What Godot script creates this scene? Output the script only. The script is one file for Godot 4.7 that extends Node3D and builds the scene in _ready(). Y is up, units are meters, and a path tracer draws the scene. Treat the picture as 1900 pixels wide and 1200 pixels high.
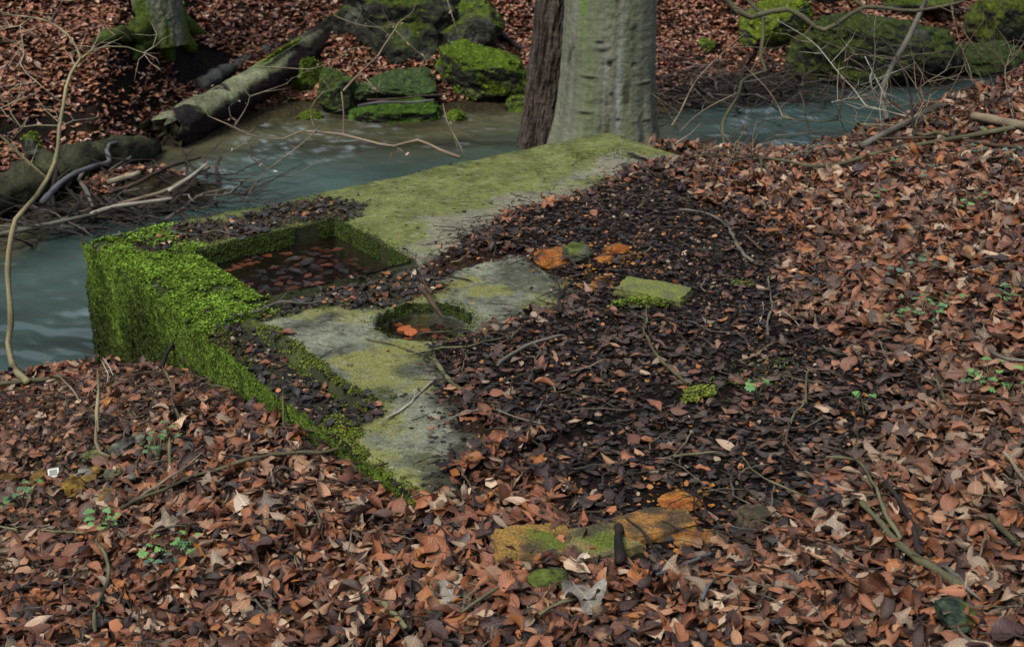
extends Node3D
# A mossy concrete machine footing half buried in beech litter beside a woodland stream.

const SLAB_AT := Vector2(-1.676, -5.331)        # corner of the footing over the stream, on its top face (y = 0)
const SLAB_U := Vector2(0.78595, -0.61829)           # along the stream side
const SLAB_V := Vector2(0.57293, 0.81961)           # along the left side
const SLAB_LONG := 2.757
const SLAB_WIDE := 2.518
const SLAB_DIR := Vector3(SLAB_V.x, 0.0, SLAB_V.y)
const STONY := Vector2(-1.356, -3.942)
const WATER := -0.8
const TREE_AT := Vector2(0.512, -7.735)

var rng := RandomNumberGenerator.new()
var n1 := FastNoiseLite.new()
var n2 := FastNoiseLite.new()
var n3 := FastNoiseLite.new()
var tps: Array[Vector3] = [Vector3(-2.094, -5.272, 0.13409), Vector3(-1.723, -5.344, -0.28795), Vector3(-1.287, -4.766, -0.04855), Vector3(-0.909, -4.26, 0.00862), Vector3(-0.641, -3.889, 0.03415), Vector3(-0.446, -3.606, -0.0005), Vector3(-0.236, -3.306, 0.02565), Vector3(-1.84, -4.56, 0.00265), Vector3(-1.522, -3.661, -0.01638), Vector3(-1.275, -2.965, -0.00364), Vector3(-1.148, -3.809, -0.04402), Vector3(-0.693, -2.781, -0.01112), Vector3(-0.49, -3.197, -0.00337), Vector3(0.0, -2.612, 0.04082), Vector3(0.332, -3.031, -0.02059), Vector3(0.518, -2.541, -0.035), Vector3(0.888, -2.899, -0.04983), Vector3(1.032, -2.4, 0.03176), Vector3(1.263, -3.115, 0.01895), Vector3(1.477, -3.79, 0.12363), Vector3(1.092, -3.745, -0.07444), Vector3(1.762, -4.663, 0.05643), Vector3(2.342, -6.415, 0.02444), Vector3(2.025, -6.313, 0.00941), Vector3(1.584, -6.256, -1e-05), Vector3(1.175, -6.245, -0.03055), Vector3(0.853, -6.4, -0.07118), Vector3(1.124, -5.098, -0.0544), Vector3(1.5, -5.029, 0.03014), Vector3(0.739, -5.27, -0.04813), Vector3(0.447, -4.349, 0.01931), Vector3(0.077, -3.637, 0.02924), Vector3(0.885, -4.301, -0.12764), Vector3(-4.0, -5.3, 0.00156), Vector3(-4.0, -3.0, 0.01034), Vector3(-3.0, -1.0, 0.00817), Vector3(0.0, 0.0, -0.00345), Vector3(3.0, -1.0, -0.00558), Vector3(4.5, -3.0, -0.00972), Vector3(5.0, -6.0, -0.01193), Vector3(4.0, -7.6, 0.00584), Vector3(0.6, -6.3, 0.07278), Vector3(-0.8, -5.2, 0.27001)]
var aff := Vector3(0.32344, 0.0816, 0.0391)
var crest: Array[Vector2] = [Vector2(-12.0, -5.2), Vector2(-2.4, -5.35), Vector2(-1.7, -5.35), Vector2(-1.5, -5.25), Vector2(0.35, -6.75), Vector2(0.75, -6.75), Vector2(1.0, -6.45), Vector2(1.3, -6.3), Vector2(1.7, -6.3), Vector2(2.2, -6.45), Vector2(2.7, -6.95), Vector2(3.5, -7.6), Vector2(6.0, -9.0), Vector2(12.0, -12.0)]
var shore: Array[Vector2] = [Vector2(-12.0, -6.5), Vector2(-6.0, -7.4), Vector2(-3.5, -7.8), Vector2(-2.76, -8.0), Vector2(-2.46, -9.6), Vector2(-2.12, -9.9), Vector2(-1.67, -10.5), Vector2(-1.16, -10.3), Vector2(-0.6, -10.2), Vector2(0.04, -10.7), Vector2(1.16, -10.7), Vector2(2.27, -11.5), Vector2(2.81, -11.3), Vector2(3.57, -11.6), Vector2(4.34, -11.9), Vector2(7.0, -13.0), Vector2(12.0, -16.0)]
var cover: Array[Vector2] = [Vector2(2.72, 0.692), Vector2(2.406, 0.618), Vector2(2.062, 0.717), Vector2(1.57, 0.81), Vector2(1.271, 0.919), Vector2(0.998, 1.093), Vector2(1.267, 1.186), Vector2(1.279, 1.515), Vector2(1.134, 1.668), Vector2(0.907, 1.68), Vector2(0.722, 1.714), Vector2(0.556, 1.7), Vector2(0.47, 1.895), Vector2(0.339, 2.035), Vector2(0.233, 2.341), Vector2(0.06, 2.438), Vector2(-0.0, 2.518), Vector2(-0.4, 2.7), Vector2(-0.4, -0.4), Vector2(3.3, -0.4), Vector2(3.3, 0.75)]
var dark_zone: Array[Vector2] = [Vector2(-0.172, -5.364), Vector2(0.136, -5.726), Vector2(0.6, -6.107), Vector2(0.878, -5.675), Vector2(0.984, -4.991), Vector2(1.019, -4.457), Vector2(1.07, -3.846), Vector2(1.028, -3.542), Vector2(0.792, -3.378), Vector2(0.655, -3.153), Vector2(0.512, -3.0), Vector2(0.379, -2.85), Vector2(0.227, -2.848), Vector2(0.122, -3.11), Vector2(0.086, -3.331), Vector2(-0.073, -3.396), Vector2(-0.155, -3.676), Vector2(-0.218, -4.024), Vector2(-0.124, -4.281), Vector2(0.181, -4.429), Vector2(0.249, -4.723)]
var clear: Array[Vector2] = [Vector2(0.187, -5.056), Vector2(0.494, -4.633), Vector2(0.213, -3.001), Vector2(0.05, -2.993), Vector2(0.355, -3.073), Vector2(0.429, -3.173), Vector2(0.442, -4.733), Vector2(0.541, -4.577), Vector2(0.145, -2.992), Vector2(0.279, -3.038), Vector2(0.399, -5.099), Vector2(0.553, -3.822)]
var M := {}
var counts := {}

# ------------------------------------------------------------------ noise and the lie of the land
func fbm(n: FastNoiseLite, x: float, y: float, z := 0.0) -> float:
	return n.get_noise_3d(x, y, z)

func lut(t: Array[Vector2], x: float) -> float:
	if x <= t[0].x: return t[0].y
	for i in range(1, t.size()):
		if x <= t[i].x:
			return lerpf(t[i - 1].y, t[i].y, (x - t[i - 1].x) / (t[i].x - t[i - 1].x))
	return t[-1].y

func inside(poly: Array[Vector2], p: Vector2) -> float:   # signed distance, positive outside
	var d := 1e9
	var within := false
	var m := poly.size()
	for i in m:
		var a := poly[i]
		var b := poly[(i + 1) % m]
		var e := b - a
		var w := p - a
		d = minf(d, (w - e * clampf(w.dot(e) / e.length_squared(), 0.0, 1.0)).length_squared())
		if (a.y > p.y) != (b.y > p.y) and p.x < (b.x - a.x) * (p.y - a.y) / (b.y - a.y) + a.x:
			within = not within
	return -sqrt(d) if within else sqrt(d)

func slab_uv(x: float, z: float) -> Vector2:
	var w := Vector2(x, z) - SLAB_AT
	var det := SLAB_U.x * SLAB_V.y - SLAB_U.y * SLAB_V.x
	return Vector2((w.x * SLAB_V.y - w.y * SLAB_V.x) / det, (SLAB_U.x * w.y - SLAB_U.y * w.x) / det)

func slab_point(u: float, v: float, y: float) -> Vector3:
	var p := SLAB_AT + SLAB_U * u + SLAB_V * v
	return Vector3(p.x, y, p.y)

func on_slab(q: Vector2) -> bool:
	return q.x >= 0.0 and q.x <= SLAB_LONG and q.y >= 0.0 and q.y <= SLAB_WIDE

func cover_sd(q: Vector2) -> float:
	var w := n1.get_noise_2d(q.x * 3.0, q.y * 3.0) * 0.10 + n2.get_noise_2d(q.x * 13.0, q.y * 13.0) * 0.05
	return inside(cover, q) + w

func near_land(x: float, z: float) -> float:
	var s := aff.x + aff.y * x + aff.z * z
	for p in tps:
		var r2 := (p.x - x) * (p.x - x) + (p.y - z) * (p.y - z)
		s += p.z * 0.5 * r2 * log(r2 + 1e-9)
	return s

func far_land(x: float, z: float) -> float:
	var d := lut(shore, x) - z + n1.get_noise_2d(x * 0.8, z * 0.8) * 0.35
	var f := -1.15 + 0.35 * smoothstep(-0.7, 0.0, d)
	if d > 0.0:
		f += 0.10 * minf(d, 0.4) + 0.46 * maxf(d - 0.4, 0.0) + 0.14 * maxf(d - 4.0, 0.0)
		f += (n1.get_noise_2d(x * 0.7 + 40.0, z * 0.7) * 0.22 + n2.get_noise_2d(x * 2.2, z * 2.2) * 0.05) * smoothstep(0.0, 1.2, d)
	return maxf(f, -1.1 + 0.42 * exp(-(pow((x + 2.3) / 0.85, 2.0) + pow((z + 8.55) / 0.5, 2.0))))

func land(x: float, z: float) -> float:
	var n := -2.0
	if z > -9.5:
		n = near_land(clampf(x, -5.0, 6.0), maxf(z, -9.0))
		n += n1.get_noise_2d(x * 2.5, z * 2.5) * 0.03 + n2.get_noise_2d(x * 9.0, z * 9.0) * 0.012
		var q := slab_uv(x, z)
		if on_slab(q):
			var sd := cover_sd(q)
			var cov := clampf(sd * 0.25, -0.14, 0.035)
			if sd > 0.0: cov = maxf(cov, lerpf(cov, n, smoothstep(0.15, 0.7, sd)))
			if PIT.grow(0.06).has_point(q) or ((q - BORE) / BORE_R).length() < 1.3: cov = minf(cov, -0.30)
			n = minf(n, -0.12) if (q.x < 0.09 or q.y < 0.09) else cov
		n -= 1.35 * smoothstep(0.0, 0.8, lut(crest, x) - z)
		n = maxf(n, -0.55 - 0.6 * smoothstep(0.25, 1.1, Vector2(x, z).distance_to(TREE_AT)))
	return maxf(maxf(n, far_land(x, z)) if z < -5.0 else n, -1.15)

func slab_top(u: float, v: float) -> float:
	var y := n1.get_noise_2d(u * 4.0, v * 4.0) * 0.012 + n2.get_noise_2d(u * 30.0, v * 30.0) * 0.004
	var e := minf(minf(u, v), minf(SLAB_LONG - u, SLAB_WIDE - v))
	var chip := maxf(n2.get_noise_2d(u * 9.0 + 50.0, v * 9.0), 0.0)
	if e < 0.045:
		y -= (0.010 + 0.05 * chip) * pow(1.0 - e / 0.045, 2.0)
	var w := n2.get_noise_2d(u * 7.0, v * 7.0 + 9.0) * 0.02
	if v > 1.05 and v < 1.93 + w and u < 0.155 + w: y -= 0.042 * smoothstep(1.05, 1.32, v + w * 2.0)      # the broken strip along the left edge
	if v > 1.0 + w and v < 1.17 + w and u > 0.2 and u < 1.25: y -= 0.02   # shallow gutter between the pit and the lower plate
	return y

func surface(x: float, z: float) -> float:
	var h := land(x, z)
	var q := slab_uv(x, z)
	if on_slab(q) and not (q.x > 0.27 and q.x < 0.92 and q.y > 0.37 and q.y < 1.0): h = maxf(h, slab_top(q.x, q.y))
	return h

func in_clearing(x: float, z: float) -> bool:
	var stony := Vector2((x - STONY.x) / 0.34, (z - STONY.y) / 0.34).length() + 0.5 * n2.get_noise_2d(x * 9.0, z * 9.0)
	if stony < 1.0 and rng.randf() < 0.6: return true
	for c in clear:
		if absf(c.x - x) < 0.10 and absf(c.y - z) < 0.075: return rng.randf() < 0.93
	return false

func leafy(x: float, z: float) -> float:   # 1 in deep litter, 0 on the bare wet humus
	var w := n1.get_noise_2d(x * 2.0 + 7.0, z * 2.0) * 0.25 + n2.get_noise_2d(x * 6.0, z * 6.0) * 0.10
	return smoothstep(-0.10, 0.20, inside(dark_zone, Vector2(x, z)) + w)

# ------------------------------------------------------------------ mesh helpers
func shape(P: PackedVector3Array, I: PackedInt32Array, C := PackedColorArray(), UV := PackedVector2Array()) -> ArrayMesh:
	var N := PackedVector3Array()
	N.resize(P.size())
	for k in range(0, I.size(), 3):
		var a := P[I[k]]
		var n := (P[I[k + 2]] - a).cross(P[I[k + 1]] - a)
		N[I[k]] += n
		N[I[k + 1]] += n
		N[I[k + 2]] += n
	for k in N.size():
		N[k] = N[k].normalized() if N[k].length_squared() > 1e-20 else Vector3.UP
	var arr := []
	arr.resize(Mesh.ARRAY_MAX)
	arr[Mesh.ARRAY_VERTEX] = P
	arr[Mesh.ARRAY_NORMAL] = N
	if C.size(): arr[Mesh.ARRAY_COLOR] = C
	if UV.size(): arr[Mesh.ARRAY_TEX_UV] = UV
	arr[Mesh.ARRAY_INDEX] = I
	var m := ArrayMesh.new()
	m.add_surface_from_arrays(Mesh.PRIMITIVE_TRIANGLES, arr)
	return m

func sheet_index(nx: int, nz: int) -> PackedInt32Array:
	var I := PackedInt32Array()
	for j in nz - 1:
		for i in nx - 1:
			var a := j * nx + i
			I.append_array([a, a + 1, a + nx + 1, a, a + nx + 1, a + nx])
	return I

func smooth_path(pts: PackedVector3Array, step: float) -> PackedVector3Array:
	var out := PackedVector3Array()
	var n := pts.size()
	for i in n - 1:
		var a := pts[maxi(i - 1, 0)]
		var b := pts[i]
		var c := pts[i + 1]
		var d := pts[mini(i + 2, n - 1)]
		var k := maxi(1, int(b.distance_to(c) / step))
		for j in k:
			out.append(b.cubic_interpolate(c, a, d, float(j) / k))
	out.append(pts[n - 1])
	return out

# a tapered, slightly knotty wooden rod along a path; colours are base colours, mottled
func rod(path: PackedVector3Array, r0: float, r1: float, sides: int, col: Color, col2: Color, knots := 0.12, blunt := false, seed_at := 0.0) -> ArrayMesh:
	var P := PackedVector3Array()
	var C := PackedColorArray()
	var I := PackedInt32Array()
	var n := path.size()
	var side := Vector3.UP
	for k in n:
		var t := (path[mini(k + 1, n - 1)] - path[maxi(k - 1, 0)]).normalized()
		side = side - t * side.dot(t)
		if side.length() < 0.05: side = Vector3.RIGHT - t * t.x
		side = side.normalized()
		var other := t.cross(side)
		var f := float(k) / maxi(n - 1, 1)
		var r := lerpf(r0, r1, f) * (1.0 + knots * n3.get_noise_2d(k * 3.7 + seed_at * 31.0, seed_at * 17.0) * 2.0)
		if not blunt and k == n - 1: r *= 0.25
		for s in sides:
			var a := TAU * s / sides
			var dirn := side * cos(a) + other * sin(a)
			var p := path[k] + dirn * r * (1.0 + 0.5 * knots * n3.get_noise_3d(path[k].x * 40.0, s * 5.0, path[k].z * 40.0))
			P.append(p)
			var mix := clampf(0.5 + n2.get_noise_3d(p.x * 22.0, p.y * 22.0, p.z * 22.0) * 1.3 + dirn.y * 0.25, 0.0, 1.0)
			C.append(col2.lerp(col, mix) * (0.85 + 0.3 * (0.5 + 0.5 * n3.get_noise_3d(p.x * 90.0, p.y * 90.0, p.z * 90.0))))
	for k in n - 1:
		for s in sides:
			var a := k * sides + s
			var b := k * sides + (s + 1) % sides
			I.append_array([a, a + sides, b, b, a + sides, b + sides])
	for e in [0, n - 1]:
		P.append(path[e])
		C.append(C[e * sides])
		for s in sides:
			var a: int = e * sides + s
			var b: int = e * sides + (s + 1) % sides
			if e == 0: I.append_array([P.size() - 1, a, b])
			else: I.append_array([P.size() - 1, b, a])
	return shape(P, I, C)

func numbered(called: String) -> String:
	counts[called] = counts.get(called, 0) + 1
	return called if counts[called] == 1 else "%s_%03d" % [called, counts[called] - 1]

func tag(o: Node, label: String, category := "", group := "", kind := "") -> Node:
	if label: o.set_meta("label", label)
	if category: o.set_meta("category", category)
	if group: o.set_meta("group", group)
	if kind: o.set_meta("kind", kind)
	return o

func thing(called: String, label: String, category: String, at := Vector3.ZERO, group := "") -> Node3D:
	var o := Node3D.new()
	o.name = numbered(called)
	o.position = at
	add_child(o)
	tag(o, label, category, group)
	return o

func obj(called: String, m: Mesh, mat: Material, parent: Node3D = null) -> MeshInstance3D:
	var o := MeshInstance3D.new()
	o.mesh = m
	o.material_override = mat
	if parent:
		o.name = called
		parent.add_child(o, true)
		o.position = -parent.position     # meshes are made in world coordinates
	else:
		o.name = numbered(called)
		add_child(o)
	return o

func many(called: String, m: Mesh, mat: Material, places: Array, tints: PackedColorArray, parent: Node3D = null) -> MultiMeshInstance3D:
	var mm := MultiMesh.new()
	mm.transform_format = MultiMesh.TRANSFORM_3D
	mm.use_colors = true
	mm.mesh = m
	mm.instance_count = places.size()
	for i in places.size():
		mm.set_instance_transform(i, places[i])
		mm.set_instance_color(i, tints[i])
	var o := MultiMeshInstance3D.new()
	o.multimesh = mm
	o.material_override = mat
	o.set_meta("kind", "stuff")
	if parent:
		o.name = called
		parent.add_child(o, true)
		o.position = -parent.position
	else:
		o.name = numbered(called)
		add_child(o)
	return o

func lin(r: float, g: float, b: float) -> Color:
	return Color(r, g, b).linear_to_srgb()

func noise_tex(freq: float, lo: float, hi: float, seed_at: int, kind := FastNoiseLite.TYPE_SIMPLEX_SMOOTH, size := 512, octaves := 5) -> NoiseTexture2D:
	var f := FastNoiseLite.new()
	f.noise_type = kind
	f.frequency = freq
	f.fractal_octaves = octaves
	f.seed = seed_at
	var g := Gradient.new()
	g.set_color(0, Color(lo, lo, lo))
	g.set_color(1, Color(hi, hi, hi))
	var t := NoiseTexture2D.new()
	t.width = size
	t.height = size
	t.seamless = true
	t.noise = f
	t.color_ramp = g
	return t

func material(called: String, rough: float, tex: Texture2D = null, tile := 1.0, bump: Texture2D = null, bump_cm := 0.0) -> StandardMaterial3D:
	var m := StandardMaterial3D.new()
	m.resource_name = called
	m.vertex_color_use_as_albedo = true
	m.roughness = rough
	if tex: m.albedo_texture = tex
	if tex or bump:
		m.uv1_triplanar = true
		m.uv1_world_triplanar = true
		m.uv1_scale = Vector3.ONE * tile
	if bump:
		m.heightmap_enabled = true
		m.heightmap_texture = bump
		m.heightmap_scale = bump_cm
	return m

# ------------------------------------------------------------------ leaves
func leaf_texture() -> ImageTexture:
	var im := Image.create(96, 192, false, Image.FORMAT_RGB8)
	for y in 192:
		for x in 96:
			var s := (x - 47.5) / 47.5
			var t := y / 191.0
			var vein := fposmod(t * 9.0 - absf(s) * 2.2, 1.0)
			var v := 0.80 + 0.16 * n2.get_noise_2d(x * 0.7, y * 0.7) + 0.10 * n3.get_noise_2d(x * 3.0, y * 3.0)
			v += 0.14 * exp(-pow((vein - 0.5) * 9.0, 2.0)) - 0.10 * exp(-pow((vein - 0.32) * 7.0, 2.0))
			v += 0.22 * exp(-pow(s * 22.0, 2.0))
			v -= 0.22 * maxf(0.0, n1.get_noise_2d(x * 1.1 + 200.0, y * 1.1))
			v = clampf(v, 0.25, 1.0)
			im.set_pixel(x, y, Color(v, v * 0.985, v * 0.96))
	return ImageTexture.create_from_image(im)

# 1 long, along z, underside down; bent along and across, with a stalk
func leaf_shape(kind: String, bend: float, roll: float, twist: float, wave: float, ph: float, nl := 9, nw := 5) -> ArrayMesh:
	var P := PackedVector3Array()
	var UV := PackedVector2Array()
	var I := PackedInt32Array()
	var y := 0.0
	var z := -0.5
	for k in nl + 1:
		var t := float(k) / nl
		var w := 0.0
		if kind == "beech": w = 0.31 * pow(sin(PI * pow(t, 0.85)), 0.8) * (1.05 - 0.25 * t)
		elif kind == "oak": w = 0.27 * pow(sin(PI * pow(t, 1.25)), 0.7) * (1.0 + 0.38 * sin(t * 25.0 + 0.5))
		else: w = 0.46 * pow(sin(PI * pow(t, 0.7)), 0.6) * (0.62 + 0.42 * absf(sin(t * 8.2 + 0.4)))
		if k == 0 or k == nl: w = 0.006
		var a := bend * (t - 0.45)
		if k:
			z += cos(a) / nl
			y += sin(a) / nl
		var tw := twist * (t - 0.5)
		for j in nw:
			var s := -1.0 + 2.0 * j / (nw - 1)
			var rr := roll * (0.6 + 0.8 * t)
			var ang := s * rr
			var xx := w * s if absf(rr) < 0.05 else w * sin(ang) / rr
			var yy := 0.0 if absf(rr) < 0.05 else w * (1.0 - cos(ang)) / rr
			yy += wave * w * s * s * sin(t * 11.0 + ph + s * 1.3) + absf(s) * w * 0.12
			P.append(Vector3(xx * cos(tw) - yy * sin(tw), y + xx * sin(tw) + yy * cos(tw), z))
			UV.append(Vector2(s * 0.5 + 0.5, t))
	I = sheet_index(nw, nl + 1)
	for q in [[-0.012, -0.5], [0.012, -0.5], [0.006, -0.66]]:
		P.append(Vector3(q[0], P[nw / 2].y + (0.02 if q[1] < -0.6 else 0.0), q[1]))
		UV.append(Vector2(0.5, 0.02))
	I.append_array([P.size() - 3, P.size() - 1, P.size() - 2])
	return shape(P, I, PackedColorArray(), UV)

func leaf_tint(wet: float) -> Color:
	var r := rng.randf()
	var c := Color(0.205, 0.070, 0.031)
	if r < 0.17: c = Color(0.125, 0.045, 0.022)
	elif r < 0.42: c = Color(0.310, 0.115, 0.052)
	elif r < 0.59: c = Color(0.048, 0.022, 0.016)
	elif r < 0.70: c = Color(0.37, 0.195, 0.105)
	elif r < 0.79: c = Color(0.29, 0.205, 0.140)
	elif r < 0.85: c = Color(0.50, 0.35, 0.24)
	elif r < 0.90: c = Color(0.36, 0.130, 0.034)
	c = c * rng.randf_range(0.7, 1.3)
	if rng.randf() < wet: c = c.lerp(Color(0.020, 0.014, 0.014), rng.randf_range(0.55, 1.0))
	return c

func lie(x: float, y: float, z: float, size: float, tilt: float) -> Transform3D:
	var b := Basis(Vector3.UP, rng.randf() * TAU)
	var ax := Vector3(cos(rng.randf() * TAU), 0, sin(rng.randf() * TAU))
	if ax.length() < 0.05: ax = Vector3.RIGHT
	b = Basis(ax.normalized(), rng.randfn(0.0, tilt)) * b
	if rng.randf() < 0.5: b = b * Basis(Vector3.BACK, PI)
	return Transform3D(b.scaled_local(Vector3(size * rng.randf_range(0.72, 1.2), size * rng.randf_range(0.5, 1.2), size)), Vector3(x, y, z))

func flake_shape() -> ArrayMesh:
	return shape(PackedVector3Array([Vector3(-0.5, 0, -0.3), Vector3(0.1, 0.12, -0.5), Vector3(0.5, -0.02, 0.05), Vector3(0.15, 0.1, 0.45), Vector3(-0.4, -0.05, 0.3), Vector3(0, 0.2, 0)]),
		PackedInt32Array([0, 1, 5, 1, 2, 5, 2, 3, 5, 3, 4, 5, 4, 0, 5]))

func tuft_shape(blades: int, long: float, droop: float) -> ArrayMesh:   # a little star of moss leaves, 1 across
	var P := PackedVector3Array()
	var I := PackedInt32Array()
	for k in blades:
		var a := TAU * k / blades + 0.7 * sin(k * 5.1)
		var up := 0.25 + 0.5 * absf(sin(k * 2.3))
		var d := Vector3(cos(a), up, sin(a)).normalized()
		var s := Vector3(-sin(a), 0, cos(a)) * 0.13
		var mid := d * 0.3 * long
		var tip := d * 0.55 * long + Vector3.DOWN * droop * 0.15
		var at := P.size()
		P.append_array([Vector3.ZERO - s * 0.4, mid - s, tip, mid + s, Vector3.ZERO + s * 0.4])
		I.append_array([at, at + 1, at + 4, at + 1, at + 3, at + 4, at + 1, at + 2, at + 3])
	return shape(P, I)

func twig_shape(k: int) -> ArrayMesh:
	var path := PackedVector3Array()
	for i in 8:
		path.append(Vector3(0.09 * sin(i * 0.8 + k * 2.1) + 0.02 * sin(i * 2.6 + k), 0.05 * sin(i * 1.1 + k), -0.5 + i * 0.143))
	return rod(path, 0.02, 0.011, 5, Color(1, 1, 1), Color(0.6, 0.6, 0.6), 0.2, false, k)

# ------------------------------------------------------------------ boulders
func boulder_mesh(c: Vector3, half: Vector3, roll: float, yaw: float, seed_at: int, moss: float, facets: int, fine: int, rock: Color, green: Color) -> ArrayMesh:
	var r := RandomNumberGenerator.new()
	r.seed = seed_at * 77 + 5
	var cuts: Array = []
	for k in facets:
		cuts.append([Vector3(r.randfn(), r.randfn() * 0.8, r.randfn()).normalized(), r.randf_range(0.62, 0.9)])
	var nu := fine * 2
	var P := PackedVector3Array()
	var C := PackedColorArray()
	var b := Basis(Vector3.UP, yaw) * Basis(Vector3.BACK, roll)
	for j in fine + 1:
		for i in nu:
			var th := PI * j / fine
			var ph := TAU * i / nu
			var d := Vector3(sin(th) * cos(ph), cos(th), sin(th) * sin(ph))
			var e := Vector3(signf(d.x) * pow(absf(d.x), 0.8), signf(d.y) * pow(absf(d.y), 0.8), signf(d.z) * pow(absf(d.z), 0.8))
			var p := e * (1.0 + 0.20 * n1.get_noise_3d(d.x * 2.2 + seed_at * 9.0, d.y * 2.2, d.z * 2.2))
			for q in cuts:
				var over: float = p.dot(q[0]) - q[1]
				if over > 0.0: p -= q[0] * over * 0.9
			p *= 1.0 + 0.17 * n2.get_noise_3d(d.x * 4.0 + seed_at * 5.0, d.y * 4.0, d.z * 4.0) + 0.06 * n3.get_noise_3d(d.x * 12.0, d.y * 12.0 + seed_at, d.z * 14.0)
			P.append(c + b * (p * half))
	var I := PackedInt32Array()
	for j in fine:
		for i in nu:
			var a := j * nu + i
			var e := j * nu + (i + 1) % nu
			I.append_array([a, a + nu, e, e, a + nu, e + nu])
	var m := shape(P, I)
	var N: PackedVector3Array = m.surface_get_arrays(0)[Mesh.ARRAY_NORMAL]
	for k in P.size():
		var p := P[k]
		var g := N[k].y * 0.75 + n1.get_noise_3d(p.x * 4.0, p.y * 4.0, p.z * 4.0 + seed_at) * 0.9 + n2.get_noise_3d(p.x * 14.0, p.y * 14.0, p.z * 14.0) * 0.5 + moss
		var w := smoothstep(0.0, 0.55, g)
		var base := rock * (0.55 + 0.75 * (0.5 + 0.5 * n2.get_noise_3d(p.x * 9.0 + 30.0, p.y * 9.0, p.z * 9.0)))
		base = base.lerp(Color(0.15, 0.15, 0.12), 0.55 * smoothstep(0.12, 0.45, n2.get_noise_3d(p.x * 6.0, p.y * 6.0 + 60.0, p.z * 6.0)))
		var mo := green * (0.45 + 1.0 * (0.5 + 0.5 * n3.get_noise_3d(p.x * 20.0, p.y * 20.0, p.z * 20.0)) * (0.7 + 0.5 * n1.get_noise_3d(p.x * 5.0 + 90.0, p.y * 5.0, p.z * 5.0)))
		C.append(base.lerp(mo, w))
	return shape(P, I, C)

func boulder(called: String, label: String, c: Vector3, size: Vector2, deep: float, roll: float, yaw: float, seed_at: int, moss: float, facets := 7, fine := 40, green := Color(0.085, 0.125, 0.014), rock := Color(0.045, 0.043, 0.034)) -> void:
	var o := thing(called, label, "rock", Vector3(c.x, c.y - size.y, c.z), "mossy boulders along the stream")
	var m := boulder_mesh(c, Vector3(size.x, size.y, size.x * deep), roll, yaw, seed_at, moss, facets, fine, rock, green)
	obj("stone", m, M.rock, o)
	var a := m.surface_get_arrays(0)
	var P: PackedVector3Array = a[Mesh.ARRAY_VERTEX]
	var N: PackedVector3Array = a[Mesh.ARRAY_NORMAL]
	var C: PackedColorArray = a[Mesh.ARRAY_COLOR]
	var where := []
	var tint := PackedColorArray()
	var tries := int(2600 * size.x * size.y * 4.0) + 150
	for k in tries:
		var i := rng.randi() % P.size()
		if C[i].g > C[i].r * 1.25 and N[i].y > -0.3 and rng.randf() < sqrt(maxf(0.05, 1.0 - N[i].y * N[i].y)) + 0.25:
			var s := rng.randf_range(0.012, 0.028)
			var up := N[i].lerp(Vector3.UP, 0.3).normalized()
			var x := up.cross(Vector3(rng.randfn(), rng.randfn(), rng.randfn())).normalized()
			where.append(Transform3D(Basis(x, up, x.cross(up)).scaled_local(Vector3.ONE * s), P[i]))
			tint.append(green * rng.randf_range(0.45, 1.15))
	many("moss", M.tuft, M.moss, where, tint, o)

# ------------------------------------------------------------------ sticks on the ground and bare branches in the air
func ground_path(pts: Array, lift: float) -> PackedVector3Array:
	var raw := PackedVector3Array()
	for p in pts: raw.append(Vector3(p.x, 0, p.y))
	var fine := smooth_path(raw, 0.03)
	var top := PackedFloat32Array()
	for p in fine: top.append(surface(p.x, p.z))
	for k in fine.size():     # a stick spans hollows: rest it on the highest ground near each point
		var y := 0.0
		var w := 0.0
		for j in range(maxi(0, k - 4), mini(fine.size(), k + 5)):
			y += top[j]
			w += 1.0
		y = maxf(y / w, top[k] - 0.004) + 0.022 * leafy(fine[k].x, fine[k].z) * (0.0 if on_slab(slab_uv(fine[k].x, fine[k].z)) and cover_sd(slab_uv(fine[k].x, fine[k].z)) < 0.0 else 1.0)
		fine[k] = Vector3(fine[k].x, y + lift + 0.006 * n2.get_noise_1d(k * 2.0 + fine[0].x * 90.0), fine[k].z) + Vector3(n2.get_noise_1d(k * 6.0 + fine[0].z * 50.0), 0, n2.get_noise_1d(k * 6.0 + 500.0 + fine[0].x * 70.0)) * 0.008
	return fine

func stick(called: String, label: String, look: String, r0: float, r1: float, pts: Array, lift := 0.02, category := "twig") -> void:
	var cc: Array = W[look]
	var path := ground_path(pts, lift + minf(r0, r1) * 0.65)
	var st := SurfaceTool.new()
	st.append_from(rod(path, r0 * 0.65, r1 * 0.65, 10 if r0 > 0.008 else 6, cc[0], cc[1], 0.22, r1 > 0.006, pts[0].x), 0, Transform3D())
	for k in int(path.size() / 9.0):       # side twigs and stubs
		var at := 2 + rng.randi() % maxi(1, path.size() - 4)
		var along := (path[at] - path[at - 1]).normalized()
		var d := (along * rng.randf_range(0.3, 1.0) + Vector3(rng.randfn(), absf(rng.randfn()) * 0.5, rng.randfn()) * 0.8).normalized()
		var reach := rng.randf_range(0.015, 0.11)
		var bent := (d + Vector3(rng.randfn(), rng.randfn() * 0.5, rng.randfn()) * 0.3).normalized()
		var twig := PackedVector3Array([path[at], path[at] + d * reach * 0.4, path[at] + (d * 0.4 + bent * 0.6) * reach])
		st.append_from(rod(twig, minf(r0, r1) * 0.33, minf(r0, r1) * 0.2, 5, cc[0], cc[1], 0.2, false, at), 0, Transform3D())
	var o := obj(called, st.commit(), M.wood)
	tag(o, label, category)

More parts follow.
